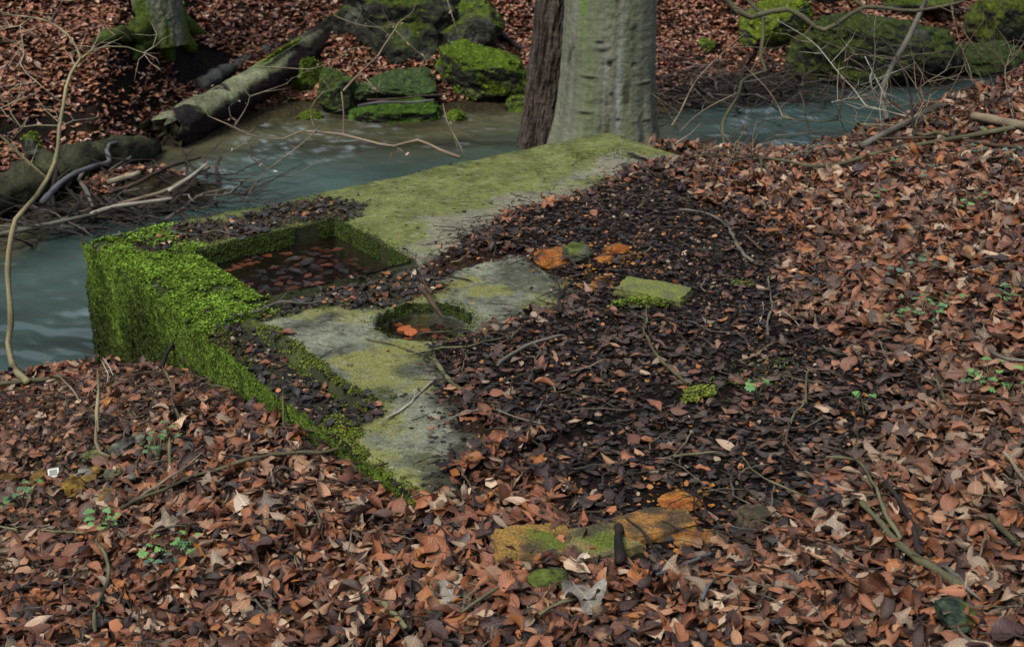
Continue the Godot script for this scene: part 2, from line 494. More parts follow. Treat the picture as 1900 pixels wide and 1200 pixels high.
func bough(o: Node3D, called: String, pts: Array, r0: float, r1: float, look: String, blunt := false) -> void:
	var cc: Array = W[look]
	obj(called, rod(smooth_path(PackedVector3Array(pts), 0.05), r0, r1, 8 if r0 > 0.008 else 5, cc[0], cc[1], 0.10, blunt, pts[0].x), M.wood, o)

func spray(o: Node3D, pts: Array, n: int, reach: float, look: String, r := 0.0022) -> void:   # fine side twigs along a branch
	for k in n:
		var i := rng.randi() % (pts.size() - 1)
		var f := rng.randf()
		var p: Vector3 = pts[i].lerp(pts[i + 1], f)
		var along: Vector3 = (pts[i + 1] - pts[i]).normalized()
		var d := (along * rng.randf_range(0.1, 0.9) + Vector3(rng.randfn(), rng.randfn() * 0.7 + 0.2, rng.randfn()) * 0.75).normalized()
		var path := [p]
		var m := 3
		for s in m:
			d = (d + Vector3(rng.randfn(), rng.randfn(), rng.randfn()) * 0.25).normalized()
			p += d * reach * rng.randf_range(0.5, 1.2) / m
			path.append(p)
		bough(o, "twig", path, r, r * 0.5, look)

var W := {
	"grey": [Color(0.208, 0.189, 0.150), Color(0.055, 0.048, 0.038)],
	"pale": [Color(0.494, 0.416, 0.286), Color(0.20, 0.155, 0.10)],
	"bone": [Color(0.546, 0.494, 0.390), Color(0.24, 0.20, 0.15)],
	"brown": [Color(0.130, 0.081, 0.052), Color(0.040, 0.024, 0.018)],
	"dark": [Color(0.046, 0.034, 0.027), Color(0.014, 0.011, 0.010)],
	"green": [Color(0.215, 0.205, 0.105), Color(0.065, 0.058, 0.032)],
	"olive": [Color(0.150, 0.138, 0.072), Color(0.045, 0.038, 0.024)],
	"yellow": [Color(0.403, 0.345, 0.182), Color(0.12, 0.10, 0.055)],
	"blue": [Color(0.165, 0.160, 0.165), Color(0.060, 0.056, 0.058)],
	"straw": [Color(0.338, 0.260, 0.169), Color(0.14, 0.10, 0.065)],
}

func _ready() -> void:
	# ---------- camera, sky, sun, exposure
	var cam := Camera3D.new()
	cam.name = "camera"
	add_child(cam)
	cam.position = Vector3(0, 1.85, 0)
	cam.rotation_degrees = Vector3(-22.5, 0, 0)
	var lens := CameraAttributesPhysical.new()
	lens.frustum_focal_length = 52.78
	lens.frustum_near = 0.05
	lens.frustum_far = 200.0
	lens.frustum_focus_distance = 3.9
	lens.exposure_aperture = 8.0
	cam.attributes = lens
	cam.fov = 25.61
	cam.far = 200.0
	var sky := ProceduralSkyMaterial.new()
	sky.sky_top_color = Color(0.76, 0.81, 0.89)
	sky.sky_horizon_color = Color(0.72, 0.76, 0.81)
	sky.sky_curve = 0.2
	sky.ground_bottom_color = Color(0.12, 0.10, 0.08)
	sky.ground_horizon_color = Color(0.30, 0.28, 0.26)
	var env := Environment.new()
	env.background_mode = Environment.BG_SKY
	env.sky = Sky.new()
	env.sky.sky_material = sky
	env.tonemap_mode = Environment.TONE_MAPPER_LINEAR
	env.background_energy_multiplier = 0.37
	env.tonemap_exposure = 4.05
	env.sdfgi_enabled = true
	env.ssao_enabled = true
	env.ssil_enabled = true
	var world := WorldEnvironment.new()
	world.name = "air"
	world.environment = env
	add_child(world)
	var sun := DirectionalLight3D.new()
	sun.name = "overcast_sun"
	sun.light_color = Color(1.0, 0.99, 0.97)
	sun.light_energy = 0.5
	sun.light_angular_distance = 22.0
	sun.shadow_enabled = true
	sun.rotation_degrees = Vector3(-52, -38, 0)
	add_child(sun)

	rng.seed = 4711
	n1.seed = 3
	n1.frequency = 0.35
	n1.fractal_octaves = 4
	n2.seed = 11
	n2.frequency = 0.35
	n2.fractal_octaves = 3
	n3.seed = 23
	n3.frequency = 0.5
	n3.fractal_octaves = 2

	# ---------- materials
	var speck := noise_tex(0.035, 0.45, 1.0, 5)
	var grain := noise_tex(0.02, 0.0, 1.0, 8, FastNoiseLite.TYPE_SIMPLEX_SMOOTH, 512, 6)
	M.ground = material("humus", 0.75, speck, 1.7, grain, 2.0)
	M.concrete = material("weathered concrete", 0.85, noise_tex(0.06, 0.62, 1.0, 15), 2.9, grain, 0.3)
	M.rock = material("rock", 0.8, noise_tex(0.03, 0.4, 1.0, 25), 1.3, grain, 2.5)
	M.wood = material("wood", 0.75, noise_tex(0.09, 0.38, 1.0, 65), 5.5, grain, 0.25)
	M.bark = material("bark", 0.85, noise_tex(0.04, 0.55, 1.0, 35), 1.6, grain, 0.8)
	M.water = material("stream water", 0.14)
	M.water.metallic_specular = 0.34
	M.moss = material("moss", 0.8)
	M.moss.backlight_enabled = true
	M.moss.backlight = Color(0.35, 0.35, 0.35)
	M.flake = material("wet fragments", 0.55)
	M.leaf = StandardMaterial3D.new()
	M.leaf.resource_name = "dead leaf"
	M.leaf.albedo_texture = leaf_texture()
	M.leaf.vertex_color_use_as_albedo = true
	M.leaf.roughness = 0.42
	M.leaf.backlight_enabled = true
	M.leaf.backlight = Color(0.2, 0.2, 0.2)
	M.leaf.heightmap_enabled = true
	M.leaf.heightmap_texture = M.leaf.albedo_texture
	M.leaf.heightmap_scale = 0.35
	M.wet_leaf = M.leaf.duplicate()
	M.wet_leaf.roughness = 0.28
	M.pool = StandardMaterial3D.new()
	M.pool.resource_name = "still water"
	M.pool.transparency = BaseMaterial3D.TRANSPARENCY_ALPHA
	M.pool.albedo_color = Color(0.11, 0.075, 0.05, 0.22)
	M.pool.roughness = 0.04
	M.pool.metallic_specular = 0.45
	M.white = StandardMaterial3D.new()
	M.white.albedo_color = lin(0.36, 0.37, 0.33)
	M.dull_white = StandardMaterial3D.new()
	M.dull_white.albedo_color = lin(0.15, 0.15, 0.12)
	M.bud = StandardMaterial3D.new()
	M.bud.albedo_color = lin(0.30, 0.215, 0.16)
	M.herb_tones = []
	for c in [Color(0.060, 0.175, 0.030), Color(0.085, 0.21, 0.035), Color(0.045, 0.125, 0.035), Color(0.06, 0.15, 0.03), Color(0.035, 0.085, 0.050), Color(0.05, 0.11, 0.05)]:
		var hm: StandardMaterial3D = StandardMaterial3D.new()
		hm.albedo_color = lin(c.r * 0.8, c.g * 0.72, c.b * 0.8)
		hm.roughness = 0.6
		hm.backlight_enabled = true
		hm.backlight = Color(0.3, 0.3, 0.3)
		M.herb_tones.append(hm)
	M.brick = material("crumbling brick", 0.9, noise_tex(0.05, 0.55, 1.0, 45), 4.0, grain, 0.35)
	for s in [["ground", 0.15], ["concrete", 0.2], ["rock", 0.2], ["wood", 0.25], ["bark", 0.2], ["moss", 0.15], ["flake", 0.22], ["leaf", 0.43], ["wet_leaf", 0.45], ["brick", 0.15]]:
		M[s[0]].metallic_specular = s[1]
	M.smooth_bark = M.bark.duplicate()
	M.smooth_bark.albedo_texture = noise_tex(0.03, 0.78, 1.0, 55)
	M.tuft = tuft_shape(8, 1.0, 0.3)
	M.strand = tuft_shape(6, 1.3, 1.2)

	# ---------- the setting
	build_ground()
	build_stream()
	build_footing()
	build_trees()
	build_far_bank()
	build_litter()
	build_rubble()
	build_sticks()
	build_branches()
	build_herbs()

# ------------------------------------------------------------------ ground and water
func steps(from: float, to: float, s: float) -> PackedFloat32Array:
	var out := PackedFloat32Array()
	var n := int(round((to - from) / s))
	for i in n: out.append(from + (to - from) * i / n)
	return out

func build_ground() -> void:
	var xs := PackedFloat32Array([-60.0, -40.0, -25.0, -16.0, -12.0, -10.0])
	xs.append_array(steps(-8.5, -2.8, 0.15))
	xs.append_array(steps(-2.8, 3.2, 0.045))
	xs.append_array(steps(3.2, 8.0, 0.15))
	xs.append_array([9.0, 10.5, 13.0, 18.0, 28.0, 42.0, 60.0])
	var zs := PackedFloat32Array([-70.0, -50.0, -36.0, -28.0, -23.0, -20.0])
	zs.append_array(steps(-18.0, -7.6, 0.11))
	zs.append_array(steps(-7.6, -1.9, 0.045))
	zs.append_array([-1.9, -1.5, -1.0, 0.0, 2.0, 5.0, 12.0, 30.0])
	var P := PackedVector3Array()
	var C := PackedColorArray()
	for z in zs:
		for x in xs:
			var zz := maxf(z, -42.0)
			var y := land(x, zz) 
			P.append(Vector3(x, y, z))
			var wet := 1.0 - leafy(x, z) if z > -7.5 else 0.0
			var c := Color(0.050, 0.028, 0.018).lerp(Color(0.017, 0.012, 0.010), wet)
			if z < -7.0:
				c = Color(0.035, 0.019, 0.013).lerp(Color(0.013, 0.009, 0.007), smoothstep(0.0, 0.4, n1.get_noise_2d(x * 0.9, z * 0.9)))
			if y < WATER + 0.12: c = Color(0.075, 0.060, 0.032).lerp(Color(0.03, 0.024, 0.016), 0.5 + 0.5 * n2.get_noise_2d(x * 3.0, z * 3.0))
			C.append(c * (0.8 + 0.35 * n2.get_noise_2d(x * 20.0, z * 20.0)))
	tag(obj("forest_floor", shape(P, sheet_index(xs.size(), zs.size()), C), M.ground), "dark woodland soil on both banks of the stream and its bed", "", "", "structure")

func build_stream() -> void:
	var xs := steps(-9.0, -4.0, 0.12)
	xs.append_array(steps(-4.0, 5.0, 0.045))
	xs.append_array(steps(5.0, 13.0, 0.12))
	var zs := steps(-16.5, -12.2, 0.12)
	zs.append_array(steps(-12.2, -5.0, 0.04))
	var P := PackedVector3Array()
	var C := PackedColorArray()
	var f := Vector2(-0.92, 0.39)
	for z in zs:
		for x in xs:
			var w := Vector2(n1.get_noise_2d(x * 1.3, z * 1.3), n1.get_noise_2d(x * 1.3 + 30.0, z * 1.3)) * 0.35
			var s := f.dot(Vector2(x, z) + w)
			var t := f.orthogonal().dot(Vector2(x, z) + w)
			var lively := 0.55 + 0.6 * smoothstep(-0.05, 0.35, n1.get_noise_2d(x * 0.9 + 11.0, z * 0.9 + 3.0))
			lively = maxf(lively, 1.3 * exp(-Vector2(x - 2.05, z + 9.6).length_squared() / 0.35))
			lively = maxf(lively, 1.0 * exp(-Vector2(x + 2.0, z + 6.5).length_squared() / 0.6))
			var h := n1.get_noise_2d(s * 3.0, t * 9.0) * 0.009 + n2.get_noise_2d(s * 9.0, t * 24.0) * 0.015 + n2.get_noise_2d(s * 20.0 + 40.0, t * 44.0) * 0.014
			P.append(Vector3(x, WATER + h * lively, z))
			var shallow := smoothstep(1.5, 0.2, lut(shore, x) * -1.0 + z) * smoothstep(1.8, 0.4, x)
			var silt := Color(0.034, 0.053, 0.048).lerp(Color(0.056, 0.047, 0.024), shallow * 0.85)
			silt = silt * (0.8 + 0.75 * n1.get_noise_2d(s * 1.2, t * 3.0))
			var foam := smoothstep(0.16, 0.5, n2.get_noise_2d(s * 9.0, t * 40.0)) * smoothstep(0.8, 1.3, lively)
			C.append(silt.lerp(Color(0.34, 0.40, 0.42), foam * 0.30))
	tag(obj("stream_water", shape(P, sheet_index(xs.size(), zs.size()), C), M.water), "murky grey green stream flowing behind the concrete block", "", "", "structure")

# ------------------------------------------------------------------ the concrete footing
const PIT := Rect2(0.275, 0.385, 0.645, 0.605)
const BORE := Vector2(0.645, 1.52)
const BORE_R := Vector2(0.165, 0.162)

func concrete_color(u: float, v: float) -> Color:
	var a := n1.get_noise_2d(u * 5.0, v * 5.0)
	var b := n2.get_noise_2d(u * 16.0, v * 16.0)
	var c := n3.get_noise_2d(u * 50.0, v * 50.0)
	var grey := Color(0.160, 0.165, 0.118) * (0.9 + 0.6 * b + 0.35 * c)
	var algae := Color(0.138, 0.148, 0.048) * (0.9 + 0.4 * b + 0.25 * c)
	var dark := Color(0.026, 0.024, 0.017)
	var sd := -inside(cover, Vector2(u, v))
	var col := grey
	if v < 1.05:
		var g := smoothstep(-0.35, 0.15, a + 0.3 * b + smoothstep(0.08, 0.42, sd) - 0.35)
		col = (Color(0.20, 0.185, 0.130) * (0.9 + 0.35 * b + 0.25 * c)).lerp(algae, g)
		col = col.lerp(Color(0.055, 0.075, 0.022), smoothstep(0.10, 0.0, v + 0.06 * b) * 0.8)
	else:
		col = grey.lerp(Color(0.17, 0.165, 0.045), 0.85 * smoothstep(-0.1, 0.3, a + 0.5 * b))
		col = col.lerp(Color(0.05, 0.052, 0.036), 0.75 * smoothstep(0.08, 0.4, n2.get_noise_2d(u * 8.0 + 70.0, v * 8.0)))
		col = col.lerp(Color(0.27, 0.245, 0.18), 0.6 * smoothstep(0.3, 0.0, absf(u - 0.3) + absf(v - 2.2)) * (0.5 + b))
	if u < 0.26 and v < 1.12: col = col.lerp(Color(0.022, 0.028, 0.010), 0.9)
	if v > 1.05 and v < 1.95 and u < 0.16: col = dark.lerp(Color(0.05, 0.06, 0.02), 0.5 + b)
	if n2.get_noise_2d(u * 60.0 + 9.0, v * 60.0) > 0.40: col = col * 0.55
	if n2.get_noise_2d(u * 70.0 + 90.0, v * 70.0) > 0.40: col = col.lerp(Color(0.26, 0.245, 0.18), 0.4)
	if v > 1.0 and v < 1.97 and u > 0.10 and u < 0.20: col = col.lerp(Color(0.050, 0.062, 0.016), 0.85)
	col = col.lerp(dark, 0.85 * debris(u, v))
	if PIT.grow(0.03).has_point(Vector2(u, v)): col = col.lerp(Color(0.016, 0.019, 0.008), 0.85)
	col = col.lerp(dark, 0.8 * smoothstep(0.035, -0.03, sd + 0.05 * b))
	return col

func capsule(p: Vector2, a: Vector2, b: Vector2, r: float) -> float:
	var e := b - a
	var d := (p - a - e * clampf((p - a).dot(e) / e.length_squared(), 0.0, 1.0)).length()
	return smoothstep(r * 1.25, r * 0.6, d)

func debris(u: float, v: float) -> float:
	var p := Vector2(u, v) + Vector2(n2.get_noise_2d(u * 8.0, v * 8.0), n2.get_noise_2d(u * 8.0 + 30.0, v * 8.0)) * 0.09
	var d := capsule(p, Vector2(0.20, 0.18), Vector2(1.0, 0.24), 0.15)
	d = maxf(d, capsule(p, Vector2(0.30, 1.08), Vector2(1.05, 1.12), 0.10))
	d = maxf(d, capsule(p, Vector2(0.08, 1.10), Vector2(0.07, 1.95), 0.10))
	d = maxf(d, capsule(p, Vector2(0.55, 1.22), Vector2(0.85, 1.30), 0.08))
	return d

func build_footing() -> void:
	var o := thing("concrete_footing", "mossy concrete machine footing with a square pit and a round hole beside the stream", "concrete block", slab_point(0, 0, 0))
	var us := PackedFloat32Array()
	var k := 0.0
	var eu := [PIT.position.x, PIT.end.x]
	var ev := [PIT.position.y, PIT.end.y]
	for s in 2:
		var top := SLAB_LONG if s == 0 else SLAB_WIDE
		var edges: Array = eu if s == 0 else ev
		var out := PackedFloat32Array()
		var n := int(top / 0.0125)
		for i in n + 1:
			var t := top * i / n
			for e in edges:
				if absf(t - e) < 0.0063: t = e
			out.append(t)
			if t in edges: out.append(t + (0.004 if t == edges[0] else -0.004))
		out.sort()
		if s == 0: us = out
		else:
			var vs := out
			var P := PackedVector3Array()
			var C := PackedColorArray()
			for v in vs:
				for u in us:
					var uu := u
					var vv := v
					var y := slab_top(u, v)
					var c := concrete_color(u, v)
					if u > PIT.position.x + 0.001 and u < PIT.end.x - 0.001 and v > PIT.position.y + 0.001 and v < PIT.end.y - 0.001:
						y = -0.22 + n2.get_noise_2d(u * 12.0, v * 12.0) * 0.02
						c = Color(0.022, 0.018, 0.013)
					var q := (Vector2(u, v) - BORE) / BORE_R
					var r := q.length() / (1.0 + 0.05 * n2.get_noise_1d(atan2(q.y, q.x) * 3.0))
					if r < 1.05:
						var to := 0.985 if r < 1.0 else 1.02
						if r > 0.95:
							uu = BORE.x + (u - BORE.x) * to / r
							vv = BORE.y + (v - BORE.y) * to / r
						if r < 1.0:
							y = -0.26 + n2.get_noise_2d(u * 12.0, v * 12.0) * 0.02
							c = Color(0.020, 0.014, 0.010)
					P.append(slab_point(uu, vv, y))
					C.append(c)
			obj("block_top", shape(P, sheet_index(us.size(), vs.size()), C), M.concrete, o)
			# the four sides, from the top edge down into the ground
			for side in 4:
				var along := vs if side % 2 == 0 else us
				var Q := PackedVector3Array()
				var D := PackedColorArray()
				var rows := 40
				for j in rows:
					for i in along.size():
						var a := along[i] if side < 2 else along[along.size() - 1 - i]
						if side == 1: a = along[along.size() - 1 - i]
						if side == 3: a = along[i]
						var u := 0.0
						var v := a
						if side == 1:
							u = a
							v = 0.0
						elif side == 2:
							u = SLAB_LONG
						elif side == 3:
							u = a
							v = SLAB_WIDE
						var y := slab_top(u, v) - 1.05 * pow(float(j) / (rows - 1), 1.2)
						var bulge := 0.0 if j == 0 else 0.018 + n2.get_noise_3d(u * 7.0, y * 7.0, v * 7.0) * 0.028 + n3.get_noise_3d(u * 30.0, y * 30.0, v * 30.0) * 0.005
						var du := -bulge if side == 0 else bulge if side == 2 else 0.0
						var dv := -bulge if side == 1 else bulge if side == 3 else 0.0
						Q.append(slab_point(u + du, v + dv, y))
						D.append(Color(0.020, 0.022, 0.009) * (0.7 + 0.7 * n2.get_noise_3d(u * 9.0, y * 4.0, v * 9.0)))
				obj("block_side", shape(Q, sheet_index(along.size(), rows), D), M.concrete, o)
	# still water in the pit and in the hole
	for w in [[PIT.position.x - 0.004, PIT.position.y - 0.004, PIT.end.x + 0.004, PIT.end.y + 0.004, -0.072], [BORE.x - 0.18, BORE.y - 0.18, BORE.x + 0.18, BORE.y + 0.18, -0.05]]:
		var P := PackedVector3Array([slab_point(w[0], w[1], w[4]), slab_point(w[2], w[1], w[4]), slab_point(w[0], w[3], w[4]), slab_point(w[2], w[3], w[4])])
		obj("pool_water", shape(P, PackedInt32Array([0, 1, 3, 0, 3, 2])), M.pool, o)
	# moss: bright stars on the rims, drooping strands on the left side
	var where := []
	var tint := PackedColorArray()
	var strands := []
	var stint := PackedColorArray()
	for i in 190000:
		var u := rng.randf() * 2.76
		var v := rng.randf() * 2.5
		if rng.randf() < 0.5: u = rng.randf() * 0.32
		var w := n1.get_noise_2d(u * 6.0, v * 6.0) * 0.5 + n2.get_noise_2d(u * 18.0, v * 18.0) * 0.5
		var d := 0.0
		if v < 1.12: d = maxf(d, smoothstep(0.36, 0.20, u + w * 0.12))                          # left rim
		if u < 0.30 and v < 0.22: d = maxf(d, 0.9)
		d = maxf(d, capsule(Vector2(u, v) + Vector2(w, w) * 0.06, Vector2(0.28, 0.36), Vector2(0.94, 0.34), 0.055) * 0.8)   # rims of the pit
		d = maxf(d, capsule(Vector2(u, v) + Vector2(w, w) * 0.06, Vector2(0.95, 0.40), Vector2(0.94, 1.0), 0.03) * 0.5)
		d = maxf(d, 0.5 * smoothstep(0.10, 0.03, v + w * 0.08) * smoothstep(1.15, 0.9, u))      # stream edge
		var rr := ((Vector2(u, v) - BORE) / BORE_R).length()
		var across := (Vector2(u, v) - BORE).normalized().dot(Vector2(0.8, 0.6))
		d = maxf(d, smoothstep(1.45, 1.05, rr + w * 0.5) * (0.95 if across > 0.35 else 0.6 if across < -0.5 else 0.15))
		d = maxf(d, 0.9 * capsule(Vector2(u, v) + Vector2(w, -w) * 0.05, Vector2(0.18, 1.15), Vector2(0.45, 1.17), 0.05))
		d = maxf(d, 0.9 * capsule(Vector2(u, v), Vector2(0.185 + w * 0.04, 1.15), Vector2(0.15 + w * 0.04, 1.95), 0.030))
		d = maxf(d, capsule(Vector2(u, v), Vector2(0.02 + w * 0.04, 1.97), Vector2(0.03 + w * 0.04, 2.07), 0.045))
		d = maxf(d, capsule(Vector2(u, v), Vector2(0.008 + w * 0.02, 2.1), Vector2(0.0, 2.5), 0.016))
		d = maxf(d, 0.75 * capsule(Vector2(u, v), Vector2(0.03 + w * 0.03, 1.05), Vector2(0.04, 1.45), 0.05))
		d = maxf(d, 0.8 * capsule(Vector2(u, v), Vector2(0.18, 1.88), Vector2(0.22, 1.93), 0.05))
		d = maxf(d, 0.7 * capsule(Vector2(u, v) + Vector2(w, w) * 0.1, Vector2(2.35, 0.30), Vector2(2.55, 0.42), 0.07))
		d = maxf(d, 0.5 * capsule(Vector2(u, v) + Vector2(w, w) * 0.1, Vector2(0.75, 1.15), Vector2(0.95, 1.1), 0.06))
		d *= 1.0 - 0.8 * debris(u, v) if v < 1.0 or u > 0.2 else 1.0
		d *= smoothstep(-0.30, 0.02, w) * (0.45 if v > 1.12 and rr > 1.5 else 1.0)
		if rng.randf() > d: continue
		if rr < 1.0: continue
		if PIT.grow(-0.005).has_point(Vector2(u, v)): continue
		var s := rng.randf_range(0.008, 0.0150) * (1.0 if u < 0.36 and v < 1.12 else 0.72)
		var b := Basis(Vector3(rng.randfn() * 0.3, 1, rng.randfn() * 0.3).normalized(), rng.randf() * TAU).scaled_local(Vector3.ONE * s)
		where.append(Transform3D(b, slab_point(u, v, slab_top(u, v) + rng.randf() * rng.randf() * 0.012 + (0.004 if u < 0.3 and v < 1.1 else 0.0))))
		var bright := rng.randf_range(0.18, 1.5) * (1.0 if u < 0.36 and v < 1.15 else 0.72) * (0.75 + 0.7 * w)
		tint.append((Color(0.128, 0.205, 0.025) if u < 0.36 and v < 1.12 else Color(0.135, 0.165, 0.026)) * bright)
	for i in 9000:       # the worn left edge and the step of the broken strip
		var v := rng.randf() * 2.5
		var u := rng.randf_range(-0.035, 0.012)
		var y := slab_top(0.0, v) + 0.004 - maxf(0.0, -u) * 0.9
		if i % 3 == 0:
			if v < 1.05 or v > 1.93: continue
			u = 0.150 + n2.get_noise_2d(0.15 * 7.0, v * 7.0 + 9.0) * 0.02 + rng.randf() * 0.02
			y = -rng.randf() * 0.05
		elif i % 11 == 0:
			u = rng.randf() * 0.16
			v = 1.055
			y = -rng.randf() * 0.05
		if rng.randf() > smoothstep(-0.5, 0.05, n1.get_noise_2d(v * 6.0, y * 3.0) + (0.1 if v < 1.2 else -0.30)): continue
		var s := rng.randf_range(0.007, 0.013)
		where.append(Transform3D((Basis(SLAB_DIR, 0.7) * Basis(Vector3(rng.randfn() * 0.3, 1, rng.randfn() * 0.3).normalized(), rng.randf() * TAU)).scaled_local(Vector3.ONE * s), slab_point(u, v, y)))
		tint.append((Color(0.120, 0.190, 0.025) if v < 1.12 else Color(0.125, 0.160, 0.026)) * rng.randf_range(0.2, 0.9))
	for i in 42000:      # the left side and the inner walls
		var v := rng.randf() * 2.52
		var y := -rng.randf() * rng.randf_range(0.3, 0.75)
		var w := n1.get_noise_2d(v * 5.0, y * 5.0) + 0.5 * n2.get_noise_2d(v * 16.0, y * 10.0)
		if rng.randf() > smoothstep(-0.8, 0.0, w + 0.5 * smoothstep(-0.2, 0.0, y)): continue
		var s := rng.randf_range(0.010, 0.020)
		var out := Vector3(-SLAB_U.x, 0.0, -SLAB_U.y)
		var b := Basis(out, Vector3.UP, out.cross(Vector3.UP))
		b = Basis(Vector3.UP, rng.randfn() * 0.4) * Basis(b.z, b.x, b.y)      # the star's axis points out of the wall
		b = Basis(out, rng.randf() * TAU) * b
		strands.append(Transform3D(b.scaled_local(Vector3.ONE * s), slab_point(-0.03 - 0.02 * n2.get_noise_3d(0.0, y * 7.0, v * 7.0), v, y)))
		stint.append(Color(0.092, 0.142, 0.020).lerp(Color(0.026, 0.036, 0.008), clampf(-y * 2.2 + 0.28 + rng.randf_range(-0.3, 0.4) - w * 0.9, 0.0, 1.0)) * rng.randf_range(0.35, 1.2))
	for i in 5000:
		var f := rng.randf()
		var u := PIT.position.x + PIT.size.x * f
		var v := PIT.position.y
		var nrm := SLAB_V
		if i % 2:
			u = PIT.end.x
			v = PIT.position.y + PIT.size.y * f
			nrm = -SLAB_U
		if i % 9 == 0:
			var a := rng.randf() * TAU
			u = BORE.x + BORE_R.x * cos(a)
			v = BORE.y + BORE_R.y * sin(a)
			nrm = -Vector2(SLAB_U * cos(a) + SLAB_V * sin(a)).normalized()
		if n2.get_noise_2d(u * 12.0, v * 12.0) + 0.4 * rng.randf() < 0.02: continue
		var out := Vector3(nrm.x, 0.3, nrm.y).normalized()
		var x := out.cross(Vector3(rng.randfn(), rng.randfn(), rng.randfn())).normalized()
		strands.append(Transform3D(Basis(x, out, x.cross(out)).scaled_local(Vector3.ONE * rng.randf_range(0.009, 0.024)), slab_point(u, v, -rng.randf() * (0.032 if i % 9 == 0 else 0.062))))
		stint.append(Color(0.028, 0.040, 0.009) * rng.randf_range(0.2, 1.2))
	many("moss", M.tuft, M.moss, where, tint, o)
	many("hanging_moss", M.strand, M.moss, strands, stint, o)

# ------------------------------------------------------------------ trees
const SCAR := Color(0.022, 0.019, 0.015)
# weathered marks on the beech: across, height, half width, half height, colour, relief
var scars := [[0.43, 0.60, 0.10, 0.11, SCAR, -0.05], [0.40, 0.72, 0.12, 0.03, SCAR, 0.05], [-0.25, 0.62, 0.10, 0.012, SCAR, -0.05], [-0.22, 0.60, 0.16, 0.02, Color(0.10, 0.10, 0.08), 0.04], [-0.82, 0.50, 0.06, 0.03, SCAR, -0.04],
	[-0.02, 0.51, 0.14, 0.018, SCAR, -0.05], [0.44, 0.50, 0.14, 0.016, SCAR, -0.05], [0.02, 0.37, 0.035, 0.022, Color(0.06, 0.05, 0.035), 0.10], [-0.06, 0.14, 0.10, 0.12, Color(0.045, 0.030, 0.018), -0.03], [-0.22, 0.10, 0.05, 0.10, Color(0.05, 0.085, 0.02), 0.0],
	[0.16, 0.35, 0.05, 0.35, Color(0.175, 0.185, 0.165), 0.0], [-0.10, 0.40, 0.04, 0.20, Color(0.175, 0.185, 0.165), 0.0], [0.45, 0.35, 0.06, 0.5, Color(0.10, 0.105, 0.07), 0.0], [-0.62, 0.75, 0.07, 0.3, Color(0.085, 0.15, 0.03), 0.0], [0.42, 0.85, 0.08, 0.09, Color(0.09, 0.20, 0.06), 0.0],
	[0.10, 0.22, 0.2, 0.010, SCAR, 0.03], [-0.5, 0.25, 0.2, 0.008, SCAR, 0.03], [0.6, 0.20, 0.2, 0.008, SCAR, 0.03], [-0.45, 0.44, 0.25, 0.008, SCAR, 0.03], [0.7, 0.40, 0.18, 0.008, SCAR, 0.03]]

